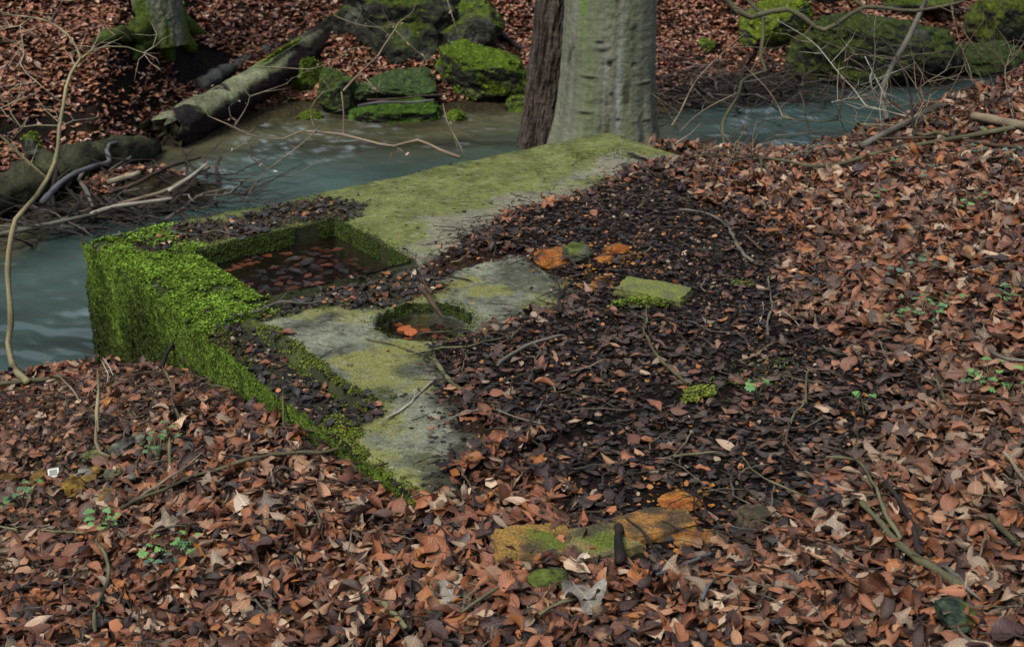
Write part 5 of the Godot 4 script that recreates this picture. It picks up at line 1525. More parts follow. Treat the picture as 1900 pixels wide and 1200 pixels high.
	stick("branch", "slim green branch curving down into the thick olive branch", "green", 0.006, 0.009, [Vector2(0.8, -3.207), Vector2(0.867, -3.174), Vector2(0.885, -3.078), Vector2(0.883, -3.013), Vector2(0.879, -2.938), Vector2(0.885, -2.811)], 0.04, "branch")
	stick("branch", "dark branch right of the thick olive branch", "dark", 0.009, 0.011, [Vector2(0.912, -3.067), Vector2(0.927, -2.957), Vector2(0.927, -2.857), Vector2(0.921, -2.81), Vector2(0.915, -2.74)], 0.035, "branch")
	stick("twig", "curved twig hanging across the humus at the lower right centre", "brown", 0.005, 0.005, [Vector2(0.765, -3.525), Vector2(0.738, -3.397), Vector2(0.753, -3.282), Vector2(0.789, -3.257), Vector2(0.836, -3.252), Vector2(0.889, -3.245)], 0.025)
	stick("twig", "yellow green twig slanting across the leaves right of the brick row", "green", 0.003, 0.005, [Vector2(0.612, -3.323), Vector2(0.624, -3.26), Vector2(0.644, -3.212), Vector2(0.71, -3.123), Vector2(0.74, -3.074)], 0.03)
	stick("stick", "blue grey stick below the brick row", "blue", 0.007, 0.008, [Vector2(0.329, -2.759), Vector2(0.366, -2.788), Vector2(0.4, -2.818), Vector2(0.462, -2.867)], 0.025)
	stick("stick", "short thick black log piece standing across the flat brick", "dark", 0.018, 0.021, [Vector2(0.264, -3.04), Vector2(0.255, -2.978), Vector2(0.253, -2.929), Vector2(0.25, -2.845)], 0.03, "stick")
	stick("twig", "dark twig crossing from the flat brick to the lower right", "dark", 0.006, 0.006, [Vector2(0.265, -3.124), Vector2(0.294, -3.061), Vector2(0.323, -3.006), Vector2(0.341, -2.916)], 0.03)
	stick("stick", "pale green stick end on the humus above the brick row", "green", 0.006, 0.006, [Vector2(0.432, -3.359), Vector2(0.498, -3.371), Vector2(0.564, -3.384)], 0.025)
	stick("stick", "olive stick lying in the leaves at the far lower right", "olive", 0.011, 0.008, [Vector2(1.094, -2.837), Vector2(1.107, -2.772), Vector2(1.123, -2.713)], 0.03)
	stick("stick", "pale peeled stick at the right edge of the lower leaves", "straw", 0.008, 0.007, [Vector2(1.188, -3.04), Vector2(1.19, -2.961), Vector2(1.193, -2.885)], 0.04)
	stick("twig", "grey twig standing in the litter below the blue grey stick", "blue", 0.006, 0.005, [Vector2(0.415, -2.639), Vector2(0.437, -2.692), Vector2(0.462, -2.738)], 0.03)
	stick("twig", "thin grey twig right of the brick row", "grey", 0.003, 0.004, [Vector2(0.515, -3.022), Vector2(0.558, -2.999), Vector2(0.599, -2.975)], 0.02)
	stick("twig", "light twig high in the lower right leaves", "straw", 0.003, 0.004, [Vector2(0.418, -3.361), Vector2(0.461, -3.424), Vector2(0.505, -3.54)], 0.025)
	stick("twig", "lichened twig at the bottom left of the brick row", "green", 0.005, 0.008, [Vector2(0.06, -2.635), Vector2(0.109, -2.687), Vector2(0.159, -2.708)], 0.03)
	stick("twig", "thin twig on the pit's back rim", "grey", 0.0035, 0.0025, [Vector2(-1.424, -5.423), Vector2(-1.349, -5.383), Vector2(-1.251, -5.365), Vector2(-1.196, -5.417), Vector2(-1.087, -5.356)], 0.008)
	stick("twig", "dark blue grey stub on the left moss rim", "blue", 0.006, 0.004, [Vector2(-1.581, -5.328), Vector2(-1.554, -5.334), Vector2(-2.319, -8.093)], 0.02)
	stick("stick", "green grey twig lying along the gutter below the pit", "grey", 0.009, 0.005, [Vector2(-0.894, -4.535), Vector2(-0.858, -4.622), Vector2(-0.809, -4.674), Vector2(-0.717, -4.66), Vector2(-0.637, -4.691)], 0.016)
	stick("twig", "little dark twig on the lower plate near its mossy step", "dark", 0.004, 0.002, [Vector2(-0.618, -4.175), Vector2(-0.599, -4.211), Vector2(-0.582, -4.241)], 0.004)
	stick("stick", "mossy stick half buried at the far left shore", "olive", 0.018, 0.014, [Vector2(-2.069, -5.159), Vector2(-1.987, -5.177), Vector2(-1.876, -5.18), Vector2(-1.793, -5.176)], 0.03)
	stick("twig", "dark twig along the left shore below the sapling", "brown", 0.006, 0.004, [Vector2(-2.525, -6.371), Vector2(-2.03, -5.349), Vector2(-1.942, -5.336)], 0.04)
	stick("twig", "long dark twig across the twiggy litter at left", "brown", 0.004, 0.003, [Vector2(-1.921, -4.763), Vector2(-1.825, -4.812), Vector2(-1.687, -4.759), Vector2(-1.595, -4.71)], 0.04)
	stick("twig", "second dark twig low across the left litter", "dark", 0.005, 0.003, [Vector2(-1.98, -4.949), Vector2(-1.884, -4.961), Vector2(-1.78, -5.0), Vector2(-1.566, -4.827)], 0.05)
	stick("stick", "knobbly black twig lying at the upper plate's right end", "dark", 0.011, 0.008, [Vector2(0.55, -6.525), Vector2(0.62, -6.432), Vector2(0.673, -6.284), Vector2(0.729, -6.121)], 0.01)
	stick("twig", "thin twig at the right end of the upper plate in the dirt", "brown", 0.004, 0.003, [Vector2(0.162, -5.763), Vector2(0.28, -5.659), Vector2(0.418, -5.696), Vector2(0.619, -5.81)], 0.02)
	# twigs that stand up
	var up := [["dark twig leaning against the mossy left side of the footing", "dark", 0.009, 0.005, [Vector3(-1.215, -0.173, -4.488), Vector3(-1.204, -0.144, -4.532), Vector3(-1.183, -0.112, -4.578), Vector3(-1.166, -0.082, -4.587), Vector3(-1.101, 0.001, -4.494)]],
		["thin pale stalk curving up beside the footing's left corner", "straw", 0.003, 0.002, [Vector3(-1.538, -0.336, -4.56), Vector3(-1.576, -0.322, -4.621), Vector3(-1.637, -0.301, -4.683), Vector3(-1.696, -0.279, -4.747), Vector3(-1.711, -0.233, -4.766)]],
		["upright olive shoot standing in the left litter", "yellow", 0.0065, 0.004, [Vector3(-1.327, -0.211, -4.071), Vector3(-1.344, -0.174, -4.141), Vector3(-1.353, -0.13, -4.213), Vector3(-1.372, -0.085, -4.286)]],
		["bent twig rising from the litter at the foot of the mossy side", "olive", 0.003, 0.005, [Vector3(-1.038, -0.154, -4.021), Vector3(-1.098, -0.147, -4.152), Vector3(-1.125, -0.135, -4.265), Vector3(-1.17, -0.1, -4.334)]],
		["pale grass stalk at the mossy foot of the footing", "bone", 0.0022, 0.0015, [Vector3(-1.452, -0.295, -4.632), Vector3(-1.449, -0.268, -4.643), Vector3(-1.492, -0.24, -4.709)]],
		["second pale grass stalk at the mossy foot of the footing", "bone", 0.0022, 0.0015, [Vector3(-1.431, -0.274, -4.64), Vector3(-1.445, -0.244, -4.653), Vector3(-1.485, -0.231, -4.712)]],
		["thin olive shoot right of the upright shoot in the litter", "olive", 0.004, 0.003, [Vector3(-0.675, -0.038, -3.764), Vector3(-0.684, -0.01, -3.83), Vector3(-0.691, 0.022, -3.876)]],
		["green twig standing up in the left litter below the herbs", "green", 0.004, 0.006, [Vector3(-0.986, -0.146, -3.524), Vector3(-0.971, -0.141, -3.611), Vector3(-1.015, -0.155, -3.734), Vector3(-1.036, -0.112, -3.842)]],
		["curved olive shoot left of the herbs in the litter", "yellow", 0.007, 0.005, [Vector3(-1.246, -0.215, -3.907), Vector3(-1.281, -0.213, -3.93), Vector3(-1.303, -0.196, -3.969), Vector3(-1.316, -0.156, -4.04)]],
		["thin shoot in the middle of the left litter", "olive", 0.004, 0.003, [Vector3(-0.918, -0.124, -3.644), Vector3(-0.946, -0.132, -3.742), Vector3(-0.985, -0.142, -3.864)]],
		["wet brown stick poking down into the round hole's water", "brown", 0.010, 0.007, [Vector3(-0.321, 0.059, -4.654), Vector3(-0.272, 0.059, -4.507), Vector3(-0.231, 0.059, -4.376)]],
		["thin bare shoot rising from the lower right humus", "olive", 0.004, 0.002, [Vector3(0.817, 0.135, -3.566), Vector3(0.837, 0.132, -3.667), Vector3(0.862, 0.129, -3.786)]]]
	for s in up:
		var o := obj("shoot", rod(smooth_path(PackedVector3Array(s[4]), 0.03), s[2], s[3], 7, W[s[1]][0], W[s[1]][1], 0.16, false, s[2] * 300.0), M.wood)
		tag(o, s[0], "twig")

# ------------------------------------------------------------------ bare branches that stand or hang in the air
func build_branches() -> void:
	# the pale sapling at the left
	var stem := [Vector3(-1.936, -0.539, -5.158), Vector3(-2.015, -0.559, -5.282), Vector3(-2.114, -0.592, -5.483), Vector3(-2.128, -0.521, -5.512), Vector3(-2.115, -0.45, -5.541), Vector3(-2.118, -0.38, -5.571), Vector3(-2.125, -0.309, -5.6), Vector3(-2.129, -0.238, -5.629), Vector3(-2.124, -0.167, -5.659), Vector3(-2.112, -0.097, -5.688), Vector3(-2.095, -0.04, -5.711), Vector3(-2.007, 0.05, -5.749), Vector3(-1.959, 0.121, -5.778), Vector3(-1.93, 0.181, -5.803), Vector3(-1.915, 0.248, -5.831), Vector3(-1.911, 0.319, -5.86), Vector3(-1.91, 0.392, -5.944), Vector3(-1.898, 0.463, -5.974), Vector3(-1.892, 0.509, -6.047), Vector3(-1.852, 0.565, -6.07)]
	var o := thing("sapling", "pale yellowish bare sapling with spreading twigs at the left edge", "sapling", stem[0])
	bough(o, "stem", stem, 0.0155, 0.0065, "yellow", true)
	var arms := [[0.009, 0.003, [Vector3(-1.852, 0.565, -6.07), Vector3(-1.87, 0.611, -6.09), Vector3(-1.908, 0.66, -6.11), Vector3(-2.002, 0.701, -6.181), Vector3(-2.097, 0.71, -6.239), Vector3(-2.186, 0.708, -6.292), Vector3(-2.252, 0.704, -6.345), Vector3(-2.292, 0.733, -6.356)]],
		[0.010, 0.008, [Vector3(-1.972, 0.124, -5.78), Vector3(-2.028, 0.198, -5.756), Vector3(-2.079, 0.271, -5.732), Vector3(-2.116, 0.306, -5.747), Vector3(-2.154, 0.331, -5.757)]],
		[0.006, 0.002, [Vector3(-1.913, 0.323, -5.862), Vector3(-1.99, 0.339, -5.814), Vector3(-2.041, 0.344, -5.763), Vector3(-2.079, 0.397, -5.784), Vector3(-2.094, 0.442, -5.803), Vector3(-2.131, 0.442, -5.803)]],
		[0.004, 0.0015, [Vector3(-1.896, 0.326, -5.863), Vector3(-1.869, 0.331, -5.919), Vector3(-1.846, 0.322, -5.97), Vector3(-1.781, 0.312, -6.074)]],
		[0.006, 0.002, [Vector3(-1.846, 0.568, -6.072), Vector3(-1.799, 0.601, -6.085), Vector3(-1.743, 0.603, -6.14), Vector3(-1.678, 0.59, -6.189), Vector3(-1.607, 0.566, -6.179), Vector3(-1.54, 0.554, -6.228)]],
		[0.003, 0.0012, [Vector3(-1.607, 0.566, -6.179), Vector3(-1.575, 0.524, -6.162), Vector3(-1.532, 0.503, -6.153)]],
		[0.003, 0.0012, [Vector3(-1.607, 0.566, -6.179), Vector3(-1.567, 0.59, -6.189), Vector3(-1.562, 0.631, -6.26), Vector3(-1.613, 0.688, -6.338)]],
		[0.003, 0.0012, [Vector3(-1.807, 0.599, -6.084), Vector3(-1.786, 0.643, -6.157), Vector3(-1.773, 0.674, -6.224)]],
		[0.003, 0.0012, [Vector3(-1.807, 0.601, -6.085), Vector3(-1.781, 0.615, -6.199), Vector3(-1.749, 0.625, -6.312)]],
		[0.004, 0.0015, [Vector3(-1.875, 0.529, -6.056), Vector3(-1.896, 0.588, -6.08), Vector3(-1.853, 0.603, -6.086), Vector3(-1.83, 0.592, -6.081)]],
		[0.004, 0.0015, [Vector3(-2.0, 0.701, -6.181), Vector3(-1.987, 0.736, -6.249), Vector3(-1.955, 0.787, -6.271)]],
		[0.005, 0.0018, [Vector3(-2.097, 0.71, -6.239), Vector3(-2.145, 0.676, -6.224), Vector3(-2.192, 0.669, -6.221), Vector3(-2.24, 0.663, -6.219)]],
		[0.004, 0.0015, [Vector3(-2.145, 0.676, -6.224), Vector3(-2.137, 0.619, -6.201), Vector3(-2.129, 0.56, -6.177), Vector3(-2.145, 0.524, -6.162), Vector3(-2.104, 0.498, -6.097), Vector3(-2.04, 0.473, -6.032), Vector3(-1.947, 0.401, -6.003), Vector3(-1.869, 0.371, -5.99), Vector3(-1.853, 0.387, -5.997)]],
		[0.003, 0.0012, [Vector3(-2.129, 0.56, -6.177), Vector3(-2.146, 0.603, -6.194), Vector3(-2.192, 0.612, -6.198), Vector3(-2.24, 0.612, -6.198)]],
		[0.003, 0.0012, [Vector3(-2.143, 0.525, -6.162), Vector3(-2.178, 0.496, -6.15), Vector3(-2.208, 0.531, -6.165), Vector3(-2.24, 0.564, -6.178)]],
		[0.003, 0.0012, [Vector3(-2.04, 0.473, -6.032), Vector3(-2.087, 0.466, -6.029), Vector3(-2.141, 0.46, -6.027), Vector3(-2.204, 0.453, -6.024)]],
		[0.003, 0.0012, [Vector3(-1.916, 0.34, -5.869), Vector3(-1.968, 0.383, -5.887), Vector3(-2.023, 0.427, -5.959), Vector3(-2.056, 0.48, -6.035)]],
		[0.003, 0.0012, [Vector3(-2.146, 0.676, -6.224), Vector3(-2.105, 0.648, -6.213), Vector3(-2.078, 0.677, -6.279)]],
		[0.003, 0.0012, [Vector3(-2.131, 0.414, -5.791), Vector3(-2.079, 0.435, -5.8), Vector3(-2.051, 0.444, -5.858), Vector3(-2.045, 0.482, -5.928)]],
		[0.003, 0.0012, [Vector3(-2.094, 0.32, -5.752), Vector3(-2.041, 0.341, -5.761), Vector3(-2.028, 0.367, -5.826)]]]
	for a in arms:
		bough(o, "branch", a[2], a[0] * 0.72, a[1] * 0.8, "pale" if a[0] < 0.005 else "yellow")
		spray(o, a[2], 3, 0.16, "pale", 0.0018)
	# the fallen branch with budding twigs behind the upper plate
	o = thing("budding_branch", "pale thin branch with small pale buds hanging over the stream in the middle", "branch", Vector3(Vector3(-0.242, 0.057, -6.325)))
	var buds := []
	arms = [[0.008, 0.006, [Vector3(-0.237, 0.057, -6.315), Vector3(-0.334, 0.082, -6.357), Vector3(-0.438, 0.11, -6.423), Vector3(-0.548, 0.084, -6.412), Vector3(-0.679, 0.094, -6.471), Vector3(-0.812, 0.109, -6.531), Vector3(-0.914, 0.105, -6.583), Vector3(-1.007, 0.097, -6.634)]],
		[0.004, 0.002, [Vector3(-1.007, 0.097, -6.634), Vector3(-1.094, 0.063, -6.62), Vector3(-1.233, 0.075, -6.625), Vector3(-1.338, 0.102, -6.69), Vector3(-1.471, 0.138, -6.759)]],
		[0.003, 0.0015, [Vector3(-1.338, 0.106, -6.692), Vector3(-1.294, 0.167, -6.717), Vector3(-1.273, 0.228, -6.796), Vector3(-1.322, 0.265, -6.866)]],
		[0.0025, 0.0015, [Vector3(-1.233, 0.073, -6.624), Vector3(-1.301, 0.04, -6.556), Vector3(-1.379, 0.0, -6.54)]],
		[0.003, 0.0015, [Vector3(-0.905, 0.136, -6.596), Vector3(-0.965, 0.08, -6.573), Vector3(-1.044, 0.03, -6.498), Vector3(-1.146, -0.041, -6.469), Vector3(-1.206, -0.097, -6.446), Vector3(-1.112, 0.058, -5.65)]],
		[0.003, 0.0015, [Vector3(-1.146, -0.041, -6.469), Vector3(-1.223, -0.002, -6.485), Vector3(-1.266, 0.038, -6.501)]],
		[0.0055, 0.002, [Vector3(-0.807, 0.275, -6.708), Vector3(-0.72, 0.362, -6.744), Vector3(-0.642, 0.428, -6.771), Vector3(-0.621, 0.459, -6.838), Vector3(-0.572, 0.521, -6.918), Vector3(-0.55, 0.557, -6.933), Vector3(-0.488, 0.593, -7.002), Vector3(-0.463, 0.65, -7.08)]],
		[0.003, 0.0015, [Vector3(-0.565, 0.522, -6.918), Vector3(-0.502, 0.464, -6.894), Vector3(-0.418, 0.394, -6.866)]],
		[0.003, 0.0015, [Vector3(-0.642, 0.428, -6.771), Vector3(-0.629, 0.386, -6.754)]],
		[0.003, 0.0015, [Vector3(-0.331, 0.616, -7.282), Vector3(-0.303, 0.531, -7.247), Vector3(-0.271, 0.439, -7.209)]],
		[0.003, 0.002, [Vector3(-0.335, 0.195, -6.783), Vector3(-0.315, 0.134, -6.704), Vector3(-0.267, 0.08, -6.573), Vector3(-0.216, 0.057, -6.34)]],
		[0.004, 0.003, [Vector3(-0.816, 0.271, -6.706), Vector3(-0.8, 0.191, -6.619), Vector3(-0.795, 0.11, -6.531)]],
		[0.004, 0.002, [Vector3(-0.727, 0.359, -6.743), Vector3(-0.686, 0.315, -6.725), Vector3(-0.651, 0.275, -6.708), Vector3(-0.603, 0.258, -6.701)]],
		[0.0025, 0.0015, [Vector3(-0.535, 0.076, -6.409), Vector3(-0.504, 0.066, -6.383), Vector3(-0.468, 0.059, -6.348)]],
		[0.003, 0.0015, [Vector3(-0.849, 0.377, -6.967), Vector3(-0.795, 0.419, -6.984), Vector3(-0.742, 0.431, -6.989)]],
		[0.003, 0.0015, [Vector3(-0.901, 0.535, -7.248), Vector3(-0.8, 0.497, -7.233), Vector3(-0.689, 0.48, -7.226), Vector3(-0.579, 0.48, -7.226)]],
		[0.003, 0.0015, [Vector3(-1.287, 0.293, -7.148), Vector3(-1.195, 0.293, -7.148), Vector3(-1.03, 0.284, -7.145), Vector3(-0.925, 0.331, -7.056), Vector3(-0.822, 0.394, -6.974)]],
		[0.003, 0.0015, [Vector3(-1.269, 0.228, -6.796), Vector3(-1.108, 0.262, -6.919), Vector3(-1.082, 0.287, -6.929), Vector3(-1.046, 0.295, -6.933)]],
		[0.003, 0.0015, [Vector3(-0.94, 0.128, -6.593), Vector3(-0.964, 0.195, -6.675), Vector3(-0.91, 0.256, -6.754), Vector3(-0.811, 0.272, -6.815)]]]
	for a in arms:
		bough(o, "branch", a[2], a[0], a[1], "straw")
		spray(o, a[2], 2, 0.14, "straw", 0.0016)
		for k in 2: buds.append(a[2][a[2].size() - 1 - k % 2].lerp(a[2][0], rng.randf() * 0.5))
	for b in buds:
		var m := leaf_shape("beech", 0.9, 1.6, 0.3, 0.1, 0.0, 4, 3)
		var e := obj("bud", m, M.bud, o)
		e.transform = Transform3D(Basis(Vector3(rng.randfn(), rng.randfn(), rng.randfn()).normalized(), rng.randf() * TAU).scaled(Vector3.ONE * rng.randf_range(0.015, 0.03)), b - o.position)
	# the arching bough over the right reach of the stream
	o = thing("overhanging_bough", "dark arching bough hanging in from the top right over the stream", "branch", Vector3(Vector3(0.977, 0.092, -6.277)))
	var arch := [Vector3(1.086, 0.599, -7.491), Vector3(1.117, 0.573, -7.481), Vector3(1.171, 0.52, -7.459), Vector3(1.247, 0.49, -7.446), Vector3(1.341, 0.516, -7.457), Vector3(1.436, 0.529, -7.462), Vector3(1.511, 0.494, -7.448), Vector3(1.578, 0.442, -7.426), Vector3(1.625, 0.429, -7.421), Vector3(1.691, 0.455, -7.432), Vector3(1.767, 0.507, -7.453), Vector3(1.833, 0.538, -7.466), Vector3(1.955, 0.533, -7.464), Vector3(2.097, 0.52, -7.459), Vector3(2.343, 0.564, -7.477), Vector3(2.418, 0.599, -7.491)]
	bough(o, "bough", arch, 0.017, 0.006, "olive")
	bough(o, "bough", [Vector3(1.219, 0.607, -7.495), Vector3(1.233, 0.568, -7.479), Vector3(1.275, 0.525, -7.461), Vector3(1.299, 0.503, -7.452)], 0.011, 0.010, "olive")
	bough(o, "bough", [Vector3(1.308, 0.49, -7.446), Vector3(1.308, 0.398, -7.408), Vector3(1.292, 0.311, -7.372), Vector3(1.323, 0.234, -7.34), Vector3(1.266, 0.215, -7.332), Vector3(1.187, 0.191, -7.268), Vector3(1.165, 0.142, -7.194), Vector3(1.118, 0.073, -7.166), Vector3(1.074, 0.017, -7.088), Vector3(1.071, -0.038, -7.011), Vector3(0.974, 0.092, -6.261)], 0.011, 0.006, "olive")
	bough(o, "branch", [Vector3(1.833, 0.538, -7.466), Vector3(1.795, 0.564, -7.477), Vector3(1.738, 0.59, -7.488)], 0.010, 0.006, "olive")
	bough(o, "branch", [Vector3(1.625, 0.429, -7.421), Vector3(1.653, 0.411, -7.414)], 0.008, 0.006, "olive")
	bough(o, "branch", [Vector3(1.187, 0.187, -7.267), Vector3(1.267, 0.211, -7.223), Vector3(1.379, 0.245, -7.237), Vector3(1.463, 0.263, -7.244)], 0.004, 0.002, "grey")
	bough(o, "branch", [Vector3(1.165, 0.151, -7.198), Vector3(1.03, 0.123, -7.078), Vector3(0.916, 0.089, -6.955), Vector3(0.822, 0.039, -6.827)], 0.004, 0.002, "straw")
	spray(o, arch, 12, 0.3, "grey", 0.0022)
	# a thin trunk leaning over the water
	var lean := [Vector3(2.665, 0.36, -9.124), Vector3(2.622, 0.296, -9.098), Vector3(2.51, 0.073, -9.006), Vector3(2.415, -0.075, -8.944), Vector3(2.346, -0.224, -8.883), Vector3(2.344, -0.298, -8.852), Vector3(2.384, -0.409, -8.806), Vector3(2.395, -0.447, -8.79)]
	o = thing("leaning_pole", "slender pale dead trunk leaning down to the stream at the right", "trunk", lean[7])
	bough(o, "stem", lean, 0.016, 0.019, "grey", true)
	spray(o, lean, 8, 0.35, "straw", 0.003)
	# the long branch felled along the bank crest, and its twigs
	var main := [Vector3(2.133, 0.387, -5.673), Vector3(2.084, 0.374, -5.677), Vector3(1.938, 0.336, -5.695), Vector3(1.821, 0.3, -5.74), Vector3(1.688, 0.259, -5.79), Vector3(1.584, 0.228, -5.818), Vector3(1.472, 0.197, -5.815), Vector3(1.356, 0.168, -5.801), Vector3(1.29, 0.15, -5.847), Vector3(1.235, 0.133, -5.956), Vector3(1.184, 0.117, -6.067), Vector3(1.126, 0.103, -6.147), Vector3(1.016, 0.079, -6.33), Vector3(0.881, 0.057, -6.51)]
	o = thing("felled_branch", "long bowed branch lying on the bank crest with many thin bare twigs", "branch", main[3])
	bough(o, "stem", main, 0.0125, 0.004, "olive")
	for a in [[0.004, 0.0015, [Vector3(1.607, 0.235, -5.818), Vector3(1.578, 0.212, -6.114), Vector3(1.564, 0.212, -6.303), Vector3(1.51, 0.222, -6.361), Vector3(1.421, 0.202, -6.407), Vector3(1.314, 0.197, -6.459), Vector3(1.223, 0.188, -6.51), Vector3(1.129, 0.148, -6.547), Vector3(0.972, 0.067, -6.622), Vector3(0.785, 0.057, -6.49)], "olive"],
			[0.004, 0.0012, [Vector3(1.314, 0.197, -6.459), Vector3(1.255, 0.213, -6.466), Vector3(1.248, 0.239, -6.531), Vector3(1.223, 0.283, -6.603), Vector3(1.181, 0.323, -6.728), Vector3(1.123, 0.366, -6.854)], "straw"],
			[0.004, 0.0015, [Vector3(1.125, 0.103, -6.141), Vector3(1.031, 0.092, -6.157), Vector3(0.894, 0.092, -6.041), Vector3(0.757, 0.092, -5.82)], "grey"],
			[0.004, 0.0015, [Vector3(1.182, 0.118, -6.052), Vector3(1.081, 0.093, -6.214), Vector3(0.905, 0.092, -6.246), Vector3(0.747, 0.092, -6.157)], "olive"],
			[0.006, 0.003, [Vector3(1.101, 0.095, -6.236), Vector3(1.107, 0.1, -6.129), Vector3(1.072, 0.104, -5.888)], "olive"],
			[0.003, 0.0012, [Vector3(1.184, 0.117, -6.067), Vector3(1.294, 0.137, -6.146), Vector3(1.396, 0.16, -6.182), Vector3(1.491, 0.191, -6.038)], "grey"],
			[0.003, 0.0012, [Vector3(1.278, 0.139, -6.02), Vector3(1.364, 0.152, -6.181), Vector3(1.467, 0.173, -6.291), Vector3(1.548, 0.14, -6.544)], "grey"],
			[0.003, 0.0012, [Vector3(1.088, 0.092, -6.262), Vector3(1.095, 0.135, -6.433), Vector3(1.078, 0.156, -6.55), Vector3(1.031, 0.156, -6.55)], "brown"],
			[0.003, 0.0012, [Vector3(1.093, 0.093, -6.241), Vector3(1.095, 0.092, -6.307), Vector3(1.171, 0.104, -6.42), Vector3(1.239, 0.122, -6.482)], "straw"],
			[0.003, 0.0012, [Vector3(1.016, 0.079, -6.323), Vector3(1.053, 0.098, -6.472), Vector3(1.05, 0.084, -6.303)], "straw"]]:
		bough(o, "twig", a[2], a[0], a[1], a[3])
		spray(o, a[2], 6, 0.22, a[3], 0.0018)
	# a bare shrub standing on the crest
	var foot := Vector3(Vector3(1.703, 0.26, -5.861))
	o = thing("bare_shrub", "bare thorny shrub with crossing thin twigs standing on the right bank crest", "shrub", foot)
